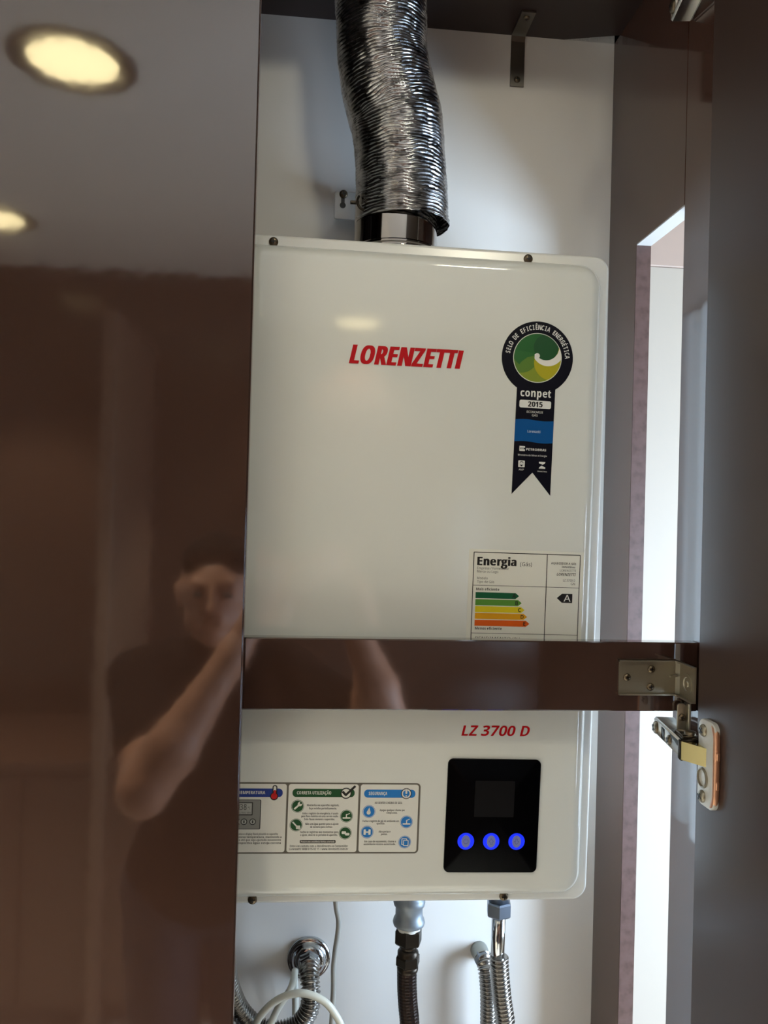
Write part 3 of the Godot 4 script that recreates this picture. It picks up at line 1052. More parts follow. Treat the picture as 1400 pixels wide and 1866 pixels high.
	rr.call("white", 892, 396, 906, 430, 3, z4)
	rr.call("white", 874, 409, 894, 417, 2, z4)
	rr.call("white", 1103, 452, 1138, 494, 5, z4)
	rr.call("sky", 1108, 457, 1133, 489, 3, z4 + 0.00006)
	rr.call("white", 1114, 462, 1148, 500, 5, z4 + 0.00012)
	rr.call("sky", 1119, 467, 1143, 495, 3, z4 + 0.00018)
	var t3 := [["AO SENTIR CHEIRO DE GÁS:", 1012, 229, 174, 12], ["Apague qualquer chama que", 1037, 275, 158, 11], ["esteja acesa.", 1036, 291, 68, 11], ["Feche o registro de gás do ambiente em", 968, 344, 228, 11], ["questão.", 968, 359, 52, 11], ["Abra portas e", 994, 410, 74, 11], ["janelas.", 992, 426, 42, 11], ["Em caso de vazamento, chame a", 968, 472, 198, 11], ["assistência técnica autorizada.", 966, 489, 202, 11]]
	for q in t3: txt.call("black", q[0], q[1], q[2], q[3], q[4] + 1, true, z2)
	var tints := {"white": Color(0.86, 0.855, 0.82), "blue": Color(0.06, 0.20, 0.52), "green": Color(0.03, 0.28, 0.11), "sky": Color(0.10, 0.46, 0.75), "black": Color(0.09, 0.08, 0.07), "red": Color(0.78, 0.05, 0.08), "grey": Color(0.52, 0.52, 0.50), "pale": Color(0.68, 0.68, 0.66)}
	for c in col: part("print", col[c], mat(tints[c], 0.42), lab)

func control_panel(h: Node3D) -> void:
	var T := at3(Vector3(0.1098, 0.0975, 0), Basis(Vector3(0, 0, 1), -0.010))
	var s := new_st()
	slab(s, T, 0.1060, 0.1270, 0.0062, FRONT - 0.001, FRONT + 0.0022, 0.0009, 3, 8)
	var p := part("control_panel", s, mat(Color(0.006, 0.006, 0.010), 0.25, 0.0, 0.2), h, "black rectangular control panel with three blue-lit buttons")
	s = new_st()
	sheet(s, T, moved(rrect(0.0452, 0.0405, 0.001), Vector2(0.0012, 0.0192)), FRONT + 0.0023)
	part("display", s, mat(Color(0.045, 0.045, 0.05), 0.4, 0.0, 0.3), p, "unlit dark grey display")
	var i := 0
	for bx in [-0.0293, -0.0005, 0.0285]:
		var at := Vector2(bx, -0.0283)
		var q := new_st()
		var ring := circle(0.0093, 36, at)
		sheet(q, T, ring, FRONT + 0.00235)
		var g := glow(Color(0.05, 0.16, 1.0), 0.9)
		var b := part("button", q, g, p, "round button with a blue glowing ring")
		q = new_st()
		var ov := PackedVector2Array()
		for k in 28: ov.append(at + Vector2(0.0050 * cos(TAU * k / 28), 0.0068 * sin(TAU * k / 28)))
		prism(q, T, ov, FRONT + 0.0023, FRONT + 0.0028)
		var cap := part("cap", q, mat(Color(0.50, 0.52, 0.62), 0.35), b)
		q = new_st()
		if i == 0:
			for k in 20:
				var a0 := 0.5 * PI + 0.55 + (TAU - 1.1) * k / 20; var a1 := 0.5 * PI + 0.55 + (TAU - 1.1) * (k + 1) / 20
				line(q, T, at + 0.0026 * Vector2(cos(a0), sin(a0)), at + 0.0026 * Vector2(cos(a1), sin(a1)), 0.0006, FRONT + 0.0029)
			line(q, T, at + Vector2(0, 0.0008), at + Vector2(0, 0.0034), 0.0006, FRONT + 0.0029)
		else:
			var sg := 1.0 if i == 1 else -1.0
			var pl := [Vector2(0, 0.0032), Vector2(0.0027, -0.0004), Vector2(0.0011, -0.0004), Vector2(0.0011, -0.0030), Vector2(-0.0011, -0.0030), Vector2(-0.0011, -0.0004), Vector2(-0.0027, -0.0004)]
			for k in pl.size():
				var a: Vector2 = pl[k]; var c: Vector2 = pl[(k + 1) % pl.size()]
				line(q, T, at + Vector2(a.x, a.y * sg), at + Vector2(c.x, c.y * sg), 0.0005, FRONT + 0.0029)
		part("symbol", q, mat(Color(0.36, 0.38, 0.48), 0.4), b)
		var o := OmniLight3D.new()
		o.name = "button_light"
		o.light_color = Color(0.1, 0.25, 1.0)
		o.light_energy = 0.00004
		o.light_size = 0.004
		o.omni_range = 4.0
		o.omni_attenuation = 2.0
		o.shadow_enabled = true
		o.position = T * Vector3(at.x, at.y, FRONT + 0.006)
		h.add_child(o, true)
		i += 1

# ---------------------------------------------------------------- duct
func duct() -> void:
	var ctrl := [Vector3(0.0014, 2.124, 0.12), Vector3(0.0006, 2.155, 0.12), Vector3(-0.0015, 2.192, 0.12), Vector3(-0.0042, 2.222, 0.12), Vector3(-0.0085, 2.256, 0.12), Vector3(-0.0190, 2.292, 0.12), Vector3(-0.0285, 2.335, 0.12), Vector3(-0.0312, 2.375, 0.12), Vector3(-0.0330, 2.412, 0.12), Vector3(-0.040, 2.46, 0.12), Vector3(-0.044, 2.54, 0.12)]
	var n := 900
	var path := spline(ctrl, n)
	var L := curve_length(path)
	var nz := FastNoiseLite.new()
	nz.seed = 11; nz.frequency = 1.0
	var nz2 := FastNoiseLite.new()
	nz2.seed = 4; nz2.frequency = 1.0
	var pitch := 0.0046
	var rad := func(i: int, a: float) -> float:
		var y: float = L * i / n
		# the coil is drawn out unevenly: the ribs wander a little and some are flattened
		var ph: float = y / pitch + a / TAU + nz2.get_noise_3d(cos(a) * 1.3, sin(a) * 1.3, y * 22) * 1.1
		var dent := nz.get_noise_3d(cos(a) * 2.2, sin(a) * 2.2, y * 45)
		var r := pow(absf(sin(PI * ph)), 0.7)
		var R := 0.0578 + 0.0009 * sin(y * 42.0 + 1.2) + 0.0010 * dent
		if y < 0.006: R += 0.0012
		return R + (0.0022 + 0.0008 * dent) * (r - 0.6)
	var s := new_st()
	tube(s, path, rad, 96, false)
	var m := mat(Color(0.76, 0.76, 0.77), 0.24, 1.0)
	m.albedo_texture = noise_tex(0.011, 512, 4, 21, ramp([[0.0, Color(0.34, 0.33, 0.33)], [0.30, Color(0.42, 0.41, 0.41)], [0.36, Color(0.9, 0.9, 0.9)], [1.0, Color(1, 1, 1)]]))
	m.uv1_triplanar = true
	m.uv1_world_triplanar = true
	m.uv1_scale = Vector3(5, 9, 5)
	var o := thing("flexible_duct", "crinkled silver flexible exhaust duct rising from the heater to the cupboard top", "duct", path[0])
	var p := part("duct_body", s, m, o)
	p.position = -path[0]
	# loose wire end of the clamp below the duct
	s = new_st()
	var wire := spline([Vector3(-0.0560, 2.150, 0.145), Vector3(-0.0580, 2.142, 0.150), Vector3(-0.0555, 2.134, 0.152), Vector3(-0.0500, 2.131, 0.150)], 24)
	tube(s, wire, func(i, a): return 0.0016, 10)
	box(s, Vector3(-0.0665, 2.140, 0.143), Vector3(-0.0555, 2.1435, 0.148), 0.0006)
	p = part("clamp_tail", s, M.darknut, o, "dark loose end of the duct clamp")
	p.position = -path[0]

# ---------------------------------------------------------------- pipes under the heater
func corrugated(path: Array[Vector3], r: float, pitch: float, depth: float) -> Callable:
	var L := curve_length(path)
	var n := path.size() - 1
	return func(i: int, a: float) -> float:
		var ph := L * i / n / pitch
		return r + depth * (0.5 * sin(TAU * ph) - 0.1)

func hex(s: SurfaceTool, xf: Transform3D, r: float, y0: float, y1: float, ch := 0.0015, phase := 0.2) -> void:
	lathe(s, xf, [[r * 0.5, y0], [r * 0.90, y0], [r, y0 + ch], [r, y1 - ch], [r * 0.90, y1], [r * 0.5, y1]], 6, true, phase)

func hoses() -> void:
	# gas hose, centre
	var o := thing("gas_hose", "dark braided gas hose hanging from the grey coupling under the heater", "hose", Vector3(0.034, 1.1, 0.12))
	var I := Transform3D(Basis.IDENTITY, Vector3(0, -1.1, 0))
	var s := new_st()
	lathe(s, I, [[0.0, 1.2335], [0.0165, 1.2335], [0.0195, 1.2350], [0.0205, 1.2385], [0.0195, 1.2425], [0.0175, 1.2455], [0.0172, 1.2570], [0.0195, 1.2600], [0.0205, 1.2640], [0.0195, 1.2690], [0.0165, 1.2720], [0.0165, 1.3185], [0, 1.3185]], 40)
	part("coupling", s, M.galv, o, "grey galvanised coupling")
	s = new_st()
	lathe(s, I, [[0.0, 1.227], [0.0148, 1.227], [0.0152, 1.2335], [0, 1.2335]], 32)
	part("seal_tape", s, M.white, o, "white band of sealing tape")
	s = new_st()
	hex(s, I, 0.0178, 1.2105, 1.2300, 0.0022)
	lathe(s, I, [[0, 1.203], [0.0105, 1.203], [0.0118, 1.2105], [0, 1.2105]], 28)
	part("nut", s, M.darknut, o, "dark brass hex nut")
	s = new_st()
	hex(s, I, 0.0158, 1.1830, 1.1965, 0.002)
	lathe(s, I, [[0.0135, 1.1960], [0.0135, 1.2005], [0.0105, 1.2045], [0, 1.2045]], 28)
	lathe(s, I, [[0.0128, 1.176], [0.0135, 1.178], [0.0135, 1.184], [0.0100, 1.184]], 28)
	part("nut", s, M.darknut, o)
	s = new_st()
	var path := spline([Vector3(-0.001, 0.079, 0), Vector3(0.0, 0.052, 0.0), Vector3(0.002, 0.03, 0), Vector3(0.0045, 0.008, 0), Vector3(0.008, -0.05, -0.003), Vector3(0.01, -0.16, -0.01), Vector3(0.01, -0.34, -0.02)], 300)
	var N := 48
	tube(s, path, func(i, a): return 0.0122 + 0.0008 * sin(8.0 * a + i * 1.1) * sin(8.0 * a - i * 1.1), N)
	var bm := mat(Color(0.17, 0.12, 0.10), 0.38, 0.55)
	bm.albedo_texture = noise_tex(0.06, 256, 2, 8, ramp([[0.0, Color(0.55, 0.5, 0.48)], [0.6, Color(0.9, 0.85, 0.8)], [0.8, Color(1, 0.8, 0.65)], [1, Color(1, 0.85, 0.7)]]))
	bm.uv1_triplanar = true
	bm.uv1_scale = Vector3(14, 14, 14)
	part("braided_sleeve", s, bm, o, "dark copper-flecked braiding")
	# water hose, right: chrome nut, smooth tube, corrugated sleeve which loops below and returns to the wall
	o = thing("water_hose", "chrome corrugated hose hanging from the bluish hex nut, right of the dark hose", "hose", Vector3(0.1505, 1.1, 0.12), "corrugated water hoses")
	s = new_st()
	hex(s, I, 0.0168, 1.2440, 1.2625, 0.002, 0.35)
	lathe(s, I, [[0.0, 1.262], [0.0125, 1.262], [0.0125, 1.3185], [0, 1.3185]], 28)
	part("nut", s, mat(Color(0.50, 0.54, 0.60), 0.3, 0.9), o, "bluish steel hex nut")
	s = new_st()
	lathe(s, I, [[0.0, 1.180], [0.0088, 1.180], [0.0088, 1.245], [0, 1.245]], 36)
	part("tube", s, M.chrome, o, "smooth chrome tube")
	s = new_st()
	path = spline([Vector3(0.0018, 0.091, 0), Vector3(0.003, 0.072, 0), Vector3(0.0075, 0.035, 0), Vector3(0.0125, 0.004, 0), Vector3(0.0165, -0.06, -0.002), Vector3(0.017, -0.12, -0.012), Vector3(0.016, -0.155, -0.035), Vector3(0.013, -0.15, -0.062), Vector3(0.0115, -0.11, -0.078), Vector3(0.0105, -0.05, -0.079), Vector3(0.009, 0.0, -0.079), Vector3(0.006, 0.03, -0.085), Vector3(0.004, 0.038, -0.10)], 1300)
	tube(s, path, corrugated(path, 0.0113, 0.0052, 0.0030), 24, true)
	part("corrugated_sleeve", s, M.flex, o)
	# its outlet on the wall
	s = new_st()
	var W := Transform3D(FACE_Z, Vector3(0.1535, 1.1370, 0.0))
	lathe(s, W, [[0.0, 0.0], [0.0125, 0.0], [0.0125, 0.006], [0.0112, 0.008], [0.0112, 0.024], [0.0100, 0.026], [0, 0.026]], 28)
	o = thing("wall_outlet", "small grey pipe outlet on the wall, half hidden behind the chrome hose", "pipe outlet", Vector3(0.1535, 1.137, 0))
	var pm := part("outlet_body", s, mat(Color(0.62, 0.63, 0.6), 0.4, 0.5), o)
	pm.position = -o.position
	s = new_st()
	var yv := Basis(Vector3(1, 0, 0), -0.0)
	hex(s, Transform3D(FACE_Z, Vector3(0.1535, 1.1370, 0.020)), 0.0118, 0.0, 0.012, 0.0015)
	pm = part("nut", s, M.galv, o)
	pm.position = -o.position
	# escutcheon on the left
	o = thing("wall_flange", "round chrome escutcheon on the wall where the left hose starts", "pipe flange", Vector3(-0.0892, 1.1318, 0))
	s = new_st()
	var E := Transform3D(FACE_Z, Vector3.ZERO)
	lathe(s, E, [[0.0305, 0.0], [0.0305, 0.0022], [0.0295, 0.0042], [0.0270, 0.0050], [0.0240, 0.0056], [0.0225, 0.0085], [0.0200, 0.0115], [0.0165, 0.0130], [0.0145, 0.0135], [0.0140, 0.0160], [0, 0.0160]], 56)
	part("escutcheon", s, M.chrome, o)
	# the left hose
	o = thing("water_hose", "chrome corrugated hose curving from the round wall flange leftwards behind the door", "hose", Vector3(-0.0892, 1.1318, 0.014), "corrugated water hoses")
	s = new_st()
	hex(s, Transform3D(FACE_Z, Vector3(0.0, 0.004, 0.0)), 0.0150, 0.0, 0.0185, 0.0018, 0.5)
	part("nut", s, M.chrome, o, "chrome hex nut")
	s = new_st()
	var B := -o.position
	path = spline([Vector3(-0.0892, 1.1362, 0.026), Vector3(-0.0886, 1.1330, 0.040), Vector3(-0.0875, 1.1235, 0.052), Vector3(-0.0865, 1.1090, 0.057), Vector3(-0.0880, 1.0940, 0.058), Vector3(-0.0970, 1.0780, 0.057), Vector3(-0.1120, 1.0680, 0.056), Vector3(-0.1330, 1.0645, 0.055), Vector3(-0.1560, 1.0710, 0.055), Vector3(-0.1760, 1.0910, 0.058), Vector3(-0.1885, 1.1180, 0.065), Vector3(-0.1960, 1.155, 0.08), Vector3(-0.2, 1.22, 0.10), Vector3(-0.2, 1.3165, 0.11)], 1400)
	tube(s, path, corrugated(path, 0.0122, 0.0054, 0.0032), 24, true)
	pm = part("corrugated_sleeve", s, M.flex, o)
	pm.position = B
	# power cord
	s = new_st()
	path = spline([Vector3(-0.0575, 1.319, 0.075), Vector3(-0.0572, 1.28, 0.068), Vector3(-0.0565, 1.2359, 0.06), Vector3(-0.0520, 1.2102, 0.058), Vector3(-0.0530, 1.190, 0.058), Vector3(-0.0552, 1.1738, 0.059), Vector3(-0.0572, 1.15, 0.06), Vector3(-0.0566, 1.1227, 0.06), Vector3(-0.0576, 1.0747, 0.06), Vector3(-0.06, 0.95, 0.05), Vector3(-0.05, 0.76, 0.04)], 200)
	tube(s, path, func(i, a): return 0.0036, 14)
	solo("power_cord", s, M.greycable, "thin grey cord hanging straight down from the heater beside the wall flange", "cord")
	# coiled white cable
	s = new_st()
	path = spline([Vector3(-0.045, 0.92, 0.10), Vector3(-0.042, 1.06, 0.125), Vector3(-0.0465, 1.1050, 0.130), Vector3(-0.0565, 1.1283, 0.130), Vector3(-0.0735, 1.1475, 0.130), Vector3(-0.0997, 1.1570, 0.130), Vector3(-0.1266, 1.1500, 0.128), Vector3(-0.1477, 1.1300, 0.124), Vector3(-0.1570, 1.105, 0.115), Vector3(-0.152, 1.085, 0.105), Vector3(-0.141, 1.095, 0.100), Vector3(-0.1290, 1.1200, 0.098), Vector3(-0.1130, 1.1390, 0.086), Vector3(-0.1085, 1.1420, 0.055), Vector3(-0.1085, 1.1200, 0.024), Vector3(-0.1065, 1.08, 0.018), Vector3(-0.105, 1.0, 0.018), Vector3(-0.105, 0.86, 0.02)], 360)
	tube(s, path, func(i, a): return 0.0046, 16)
	solo("white_cable", s, M.cable, "white cable arching in a loop in front of the left corrugated hose", "cable")

# ---------------------------------------------------------------- bracket on the wall
func small_things() -> void:
	var o := thing("angle_bracket", "small steel angle bracket joining the wall to the cupboard top", "bracket", Vector3(0.1762, 2.38, 0.0))
	var s := new_st()
	var path: Array[Vector3] = []
	# outline of the bent strip in (z, y)
	var c := PackedVector2Array([Vector2(0.0005, 2.380), Vector2(0.0030, 2.380), Vector2(0.0030, 2.4445), Vector2(0.0050, 2.4515), Vector2(0.0100, 2.4520), Vector2(0.0600, 2.4522), Vector2(0.0600, 2.4548), Vector2(0.0040, 2.4548), Vector2(0.0008, 2.4500)])
	var bx := Basis(Vector3(0, 0, 1), Vector3(0, 1, 0), Vector3(-1, 0, 0))
	prism(s, at3(Vector3(0.0103, -2.38, 0), bx), c, 0.0, 0.0200)
	part("strip", s, mat(Color(0.50, 0.48, 0.45), 0.35, 0.9), o)
	screw(o, Vector3(0.0, 0.0095, 0.003), Vector3(0, 0, 1), 0.0045, M.darkscrew)
	screw(o, Vector3(0.0, 0.0722, 0.048), Vector3(0, -1, 0), 0.0045, M.darkscrew)

# ---------------------------------------------------------------- ceiling lamps
func lamps() -> void:
	var spots := [[-0.65, 1.36, "round recessed ceiling lamp nearest the cupboard, largest in the door's reflection"], [-1.20, 2.42, "round recessed ceiling lamp near the left wall"], [0.10, 2.84, "round recessed ceiling lamp nearest the brown panelled wall"], [0.325, 1.36, "round recessed ceiling lamp in front of the opened cupboard leaf", 0.5, 88.0]]
	for q in spots:
		var o := thing("ceiling_lamp", q[2], "ceiling lamp", Vector3(q[0], CEIL, q[1]), "recessed ceiling lamps")
		var s := new_st()
		turned(s, at3(Vector3.ZERO), [[0.098, -0.004], [0.132, -0.008], [0.139, -0.004], [0.139, 0.0]], 48)
		turned(s, at3(Vector3.ZERO), [[0.098, -0.0005], [0.098, -0.004]], 48)
		part("trim_ring", s, mat(Color(0.52, 0.48, 0.44), 0.35, 0.6), o)
		s = new_st()
		lathe(s, at3(Vector3.ZERO), [[0.0, -0.0022], [0.060, -0.0020], [0.0975, -0.0008]], 48)
		part("lens", s, glow(Color(1.0, 0.92, 0.70), 9.0), o, "glowing frosted lens")
		var l := SpotLight3D.new()
		l.name = "lamp_light"
		l.light_color = Color(1.0, 0.98, 0.89)
		l.light_energy = q[3] if q.size() > 3 else LAMP
		l.light_size = 0.09
		l.spot_range = 9.0
		l.spot_attenuation = 2.0
		l.spot_angle = q[4] if q.size() > 3 else 44.0
		l.spot_angle_attenuation = 0.12 if q.size() > 3 else 0.35
		l.shadow_enabled = true
		l.rotation.x = -PI / 2
		l.position = Vector3(0, -0.012, 0)
		o.add_child(l, true)

# ---------------------------------------------------------------- the person taking the picture
# bones: [from, to, radius from, radius to]; smooth union meshed as surface nets
func nets(s: SurfaceTool, bones: Array, cell: float, k: float, grow := 0.0) -> void:
	var lo := Vector3(1e9, 1e9, 1e9); var hi := -lo
	for b in bones:
		for e in 2:
			var r: float = b[2 + e] + grow + 3 * cell + 0.02
			lo = lo.min(b[e] - Vector3.ONE * r); hi = hi.max(b[e] + Vector3.ONE * r)
	var n := Vector3i(((hi - lo) / cell).ceil()) + Vector3i.ONE
	var nx := n.x; var ny := n.y; var nz := n.z
	var sum := PackedFloat32Array(); sum.resize(nx * ny * nz)
	for b in bones:
		var A: Vector3 = b[0]; var B: Vector3 = b[1]
		var ra: float = b[2] + grow; var rb: float = b[3] + grow
		var reach := maxf(ra, rb) + 2.2 * cell + 4 * k
		var l0 := Vector3i((A.min(B) - Vector3.ONE * reach - lo) / cell).max(Vector3i.ZERO)
		var l1 := Vector3i((A.max(B) + Vector3.ONE * reach - lo) / cell).min(n - Vector3i.ONE)
		var ab := B - A
		var den := maxf(ab.length_squared(), 1e-9)
		for z in range(l0.z, l1.z + 1):
			for y in range(l0.y, l1.y + 1):
				var row := (z * ny + y) * nx
				for x in range(l0.x, l1.x + 1):
					var q := lo + Vector3(x, y, z) * cell - A
					var t := clampf(q.dot(ab) / den, 0, 1)
					var d := (q - ab * t).length() - lerpf(ra, rb, t)
					if d < 6 * k: sum[row + x] += exp(-d / k)
	# inside where the sum exceeds one
	var vid := {}
	var vs: Array[Vector3] = []
	var F := func(i: int) -> float: return -k * log(maxf(sum[i], 1e-6))
	var off := [0, 1, nx, nx + 1, nx * ny, nx * ny + 1, nx * ny + nx, nx * ny + nx + 1]
	var edges := [[0, 1], [2, 3], [4, 5], [6, 7], [0, 2], [1, 3], [4, 6], [5, 7], [0, 4], [1, 5], [2, 6], [3, 7]]
	for z in nz - 1:
		for y in ny - 1:
			var row := (z * ny + y) * nx
			for x in nx - 1:
				var i := row + x
				var c := 0
				for o in off:
					if sum[i + o] > 1.0: c += 1
				if c == 0 or c == 8: continue
				var p := Vector3.ZERO; var m := 0
				for e in edges:
					var s0 := sum[i + off[e[0]]]; var s1 := sum[i + off[e[1]]]
					if (s0 > 1.0) == (s1 > 1.0): continue
					var f0: float = F.call(i + off[e[0]]); var f1: float = F.call(i + off[e[1]])
					var t := f0 / (f0 - f1)
					var a := Vector3(e[0] & 1, (e[0] >> 1) & 1, e[0] >> 2); var b := Vector3(e[1] & 1, (e[1] >> 1) & 1, e[1] >> 2)
					p += a.lerp(b, t); m += 1
				vid[i] = vs.size()
				vs.append(lo + (Vector3(x, y, z) + p / m) * cell)
	smooth(s)
	var st := [1, nx, nx * ny]
	for i in vid:
		for ax in 3:
			var j: int = i + st[ax]
			if j >= sum.size(): continue
			var a := sum[i] > 1.0
			if a == (sum[j] > 1.0): continue
			var u: int = st[(ax + 1) % 3]; var v: int = st[(ax + 2) % 3]
			if not (vid.has(i - u) and vid.has(i - v) and vid.has(i - u - v)): continue
			var q := [vs[vid[i - u - v]], vs[vid[i - v]], vs[vid[i]], vs[vid[i - u]]]
			if a: quad(s, q[0], q[1], q[2], q[3])
			else: quad(s, q[3], q[2], q[1], q[0])

func person() -> void:
	var ph := thing("smartphone", "dark smartphone held up by the person facing the open cupboard", "phone", Vector3(-0.128, 1.685, 1.172))
	var s := new_st()
	slab(s, at3(Vector3.ZERO), 0.074, 0.158, 0.010, 0.0, 0.0085, 0.0015, 3)
	part("body", s, mat(Color(0.05, 0.05, 0.06), 0.2), ph)
	s = new_st()
	sheet(s, at3(Vector3.ZERO), rrect(0.068, 0.150, 0.006), 0.0088)
	part("screen", s, mat(Color(0.03, 0.03, 0.035), 0.08), ph)
	s = new_st()
	lathe(s, Transform3D(Basis(Vector3(1, 0, 0), Vector3(0, 0, -1), Vector3(0, 1, 0)), Vector3(0.014, 0.064, 0)), [[0.006, 0.0], [0.006, 0.0012], [0.0045, 0.0014], [0, 0.001]], 24)
	part("lens", s, M.black, ph)
	var o := thing("person", "person in a dark shirt with bare raised forearms, seen mirrored in the glossy door", "person", Vector3(-0.30, 0, 1.36))
	var V := func(x: float, y: float, z: float) -> Vector3: return Vector3(x, y, z) - Vector3(-0.30, 0, 1.36)
	var hd: Vector3 = V.call(-0.30, 1.575, 1.33)
	var shL: Vector3 = V.call(-0.465, 1.375, 1.36); var shR: Vector3 = V.call(-0.135, 1.375, 1.36)
	var elL: Vector3 = V.call(-0.405, 1.215, 1.09); var elR: Vector3 = V.call(0.085, 1.30, 1.165)
	var wrL: Vector3 = V.call(-0.245, 1.470, 1.155); var wrR: Vector3 = V.call(-0.005, 1.545, 1.20)
	var pL: Vector3 = V.call(-0.190, 1.585, 1.190); var pR: Vector3 = V.call(-0.062, 1.615, 1.205)
	var torso := [[V.call(-0.30, 1.40, 1.37), V.call(-0.30, 1.22, 1.355), 0.085, 0.105], [V.call(-0.38, 1.33, 1.365), V.call(-0.355, 1.12, 1.36), 0.085, 0.09], [V.call(-0.22, 1.33, 1.365), V.call(-0.245, 1.12, 1.36), 0.085, 0.09], [V.call(-0.30, 1.16, 1.36), V.call(-0.30, 0.98, 1.365), 0.11, 0.115], [V.call(-0.365, 0.97, 1.37), V.call(-0.235, 0.97, 1.37), 0.105, 0.105]]
	var upper := [[shL, shL.lerp(elL, 0.62), 0.056, 0.046], [shR, shR.lerp(elR, 0.62), 0.056, 0.046], [V.call(-0.40, 1.40, 1.365), shL, 0.055, 0.058], [V.call(-0.20, 1.40, 1.365), shR, 0.055, 0.058]]
	var legs: Array = []
	for sx in [-1.0, 1.0]:
		var hx: float = -0.30 + sx * 0.095
		legs.append([V.call(hx, 0.92, 1.37), V.call(hx - sx * 0.005, 0.50, 1.36), 0.088, 0.058])
		legs.append([V.call(hx - sx * 0.005, 0.50, 1.36), V.call(hx, 0.34, 1.375), 0.056, 0.056])
		legs.append([V.call(hx, 0.34, 1.375), V.call(hx, 0.09, 1.38), 0.056, 0.040])
	var arms := [[shL, elL, 0.050, 0.041], [shR, elR, 0.050, 0.041], [elL, elL.lerp(wrL, 0.3), 0.046, 0.050], [elL.lerp(wrL, 0.3), wrL, 0.050, 0.031], [elR, elR.lerp(wrR, 0.35), 0.040, 0.043], [elR.lerp(wrR, 0.35), wrR, 0.043, 0.027], [wrL, wrL.lerp(pL, 0.4), 0.027, 0.027], [wrR, wrR.lerp(pR, 0.4), 0.027, 0.027]]
	var feet: Array = []
	for sx in [-1.0, 1.0]:
		feet.append([V.call(-0.30 + sx * 0.095, 0.055, 1.40), V.call(-0.30 + sx * 0.11, 0.035, 1.22), 0.040, 0.034])
	s = new_st()
	var neck := [[V.call(-0.30, 1.42, 1.375), V.call(-0.30, 1.52, 1.36), 0.058, 0.055]]
	nets(s, torso + upper + legs + arms + feet + neck, 0.012, 0.010)
	# head: skull, jaw, nose, brow, ears, eyes, mouth
	nets(s, [[hd + Vector3(0, 0.035, 0.02), hd + Vector3(0, 0.02, -0.005), 0.078, 0.078], [hd + Vector3(0, -0.03, -0.025), hd + Vector3(0, -0.082, -0.050), 0.060, 0.030], [hd + Vector3(-0.03, -0.055, -0.02), hd + Vector3(0.03, -0.055, -0.02), 0.036, 0.036], [hd + Vector3(0, -0.05, 0.01), hd + Vector3(0, -0.13, 0.03), 0.05, 0.052], [hd + Vector3(0, 0.012, -0.088), hd + Vector3(0, -0.028, -0.104), 0.006, 0.011], [hd + Vector3(-0.035, 0.024, -0.072), hd + Vector3(0.035, 0.024, -0.072), 0.010, 0.010], [hd + Vector3(-0.080, 0.012, 0.012), hd + Vector3(-0.079, -0.028, 0.006), 0.012, 0.008], [hd + Vector3(0.080, 0.012, 0.012), hd + Vector3(0.079, -0.028, 0.006), 0.012, 0.008], [hd + Vector3(-0.018, -0.060, -0.078), hd + Vector3(0.018, -0.060, -0.078), 0.007, 0.007]], 0.005, 0.006)
	# hands closed on the phone's lower corners
	for q in [[wrL, pL, 1.0], [wrR, pR, -1.0]]:
		var w: Vector3 = q[0]; var p: Vector3 = q[1]; var sg: float = q[2]
		var d := (p - w).normalized()
		var hb: Array = [[w, w + d * 0.03, 0.026, 0.027], [w + d * 0.025, p, 0.026, 0.022], [w + d * 0.03 + Vector3(0, -0.012, 0.01), p + Vector3(0, -0.02, 0.012), 0.022, 0.018], [w + d * 0.04 + Vector3(0, 0.014, -0.006), p + Vector3(0, 0.022, -0.006), 0.018, 0.016]]
		var len := [0.060, 0.068, 0.063, 0.050]
		for f in 4:
			var base := p + Vector3(sg * 0.004, 0.034 - 0.021 * f, -0.012)
			var a := base + Vector3(sg * len[f] * 0.42, 0.010, -0.022)
			var b := a + Vector3(sg * len[f] * 0.40, 0.004, -0.004)
			var e := b + Vector3(sg * len[f] * 0.26, -0.001, 0.004)
			hb.append_array([[base, a, 0.0098, 0.0088], [a, b, 0.0088, 0.0080], [b, e, 0.0080, 0.0068]])
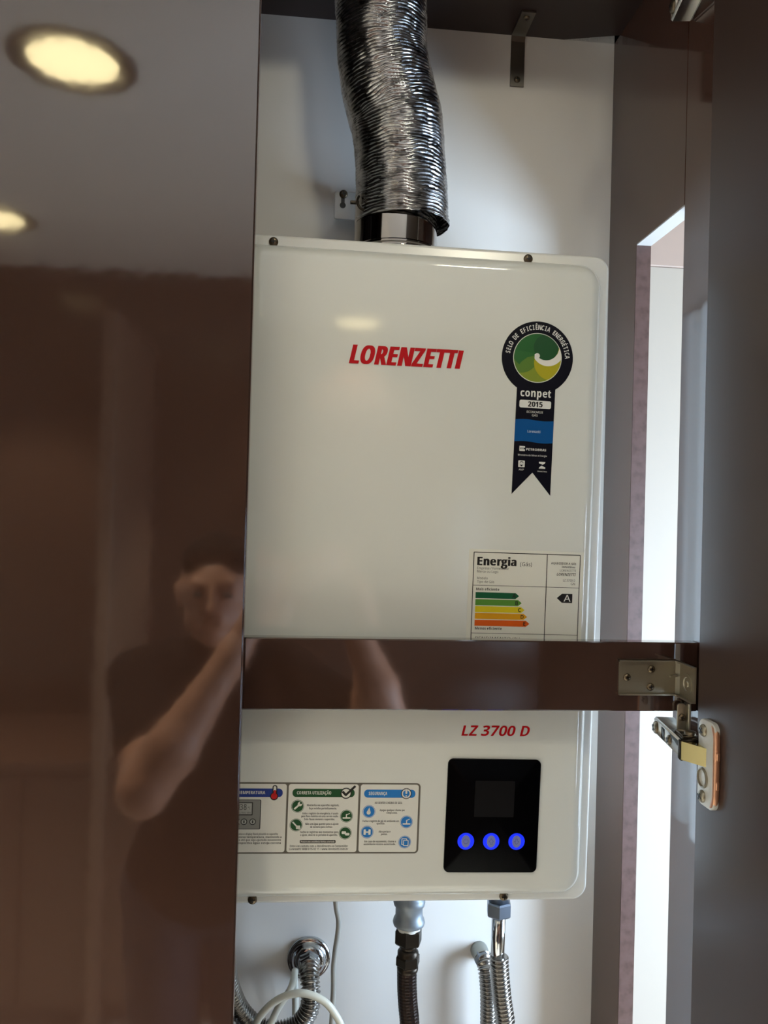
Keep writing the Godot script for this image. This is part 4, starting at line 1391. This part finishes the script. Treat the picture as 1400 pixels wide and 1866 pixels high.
		var t0 := w + d * 0.035 + Vector3(sg * 0.018, 0.0, 0.012)
		var t1 := t0 + Vector3(sg * 0.020, 0.028, 0.012)
		var t2 := t1 + Vector3(sg * 0.012, 0.030, -0.004)
		hb.append_array([[w + d * 0.02, t0, 0.018, 0.015], [t0, t1, 0.0125, 0.0105], [t1, t2, 0.0105, 0.0085]])
		nets(s, hb, 0.004, 0.003)
	var body := part("body", s, M.skin, o, "bare skin of face, hands and forearms")
	for sx in [-1.0, 1.0]:
		s = new_st()
		lathe(s, at3(hd + Vector3(sx * 0.031, 0.004, -0.0795)), [[0.0, -0.007], [0.009, -0.0055], [0.0115, 0.0], [0.009, 0.0055], [0.0, 0.007]], 20)
		part("eye", s, mat(Color(0.12, 0.09, 0.08), 0.2), body)
	s = new_st()
	nets(s, torso + upper + [[V.call(-0.36, 0.94, 1.37), V.call(-0.24, 0.94, 1.37), 0.108, 0.108]], 0.012, 0.010, 0.012)
	part("shirt", s, mat(Color(0.10, 0.075, 0.065), 0.9, 0.0, 0.2), o, "dark short-sleeved shirt")
	s = new_st()
	nets(s, legs + [[V.call(-0.365, 0.93, 1.37), V.call(-0.235, 0.93, 1.37), 0.10, 0.10]], 0.014, 0.010, 0.014)
	part("trousers", s, mat(Color(0.13, 0.15, 0.2), 0.85), o, "dark trousers")
	s = new_st()
	for ft in feet:
		nets(s, [[ft[0] + Vector3(0, -0.004, 0.015), ft[1] + Vector3(0, -0.001, -0.02), 0.044, 0.036]], 0.012, 0.008, 0.004)
	part("shoes", s, mat(Color(0.1, 0.1, 0.1), 0.6), o)
	s = new_st()
	nets(s, [[hd + Vector3(0, 0.062, 0.020), hd + Vector3(0, 0.050, 0.035), 0.074, 0.076], [hd + Vector3(0, 0.0, 0.045), hd + Vector3(0, -0.05, 0.055), 0.070, 0.050], [hd + Vector3(-0.04, 0.072, -0.03), hd + Vector3(0.04, 0.072, -0.03), 0.035, 0.035]], 0.006, 0.008)
	part("hair", s, mat(Color(0.06, 0.045, 0.035), 0.9, 0.0, 0.2), o, "short dark hair")
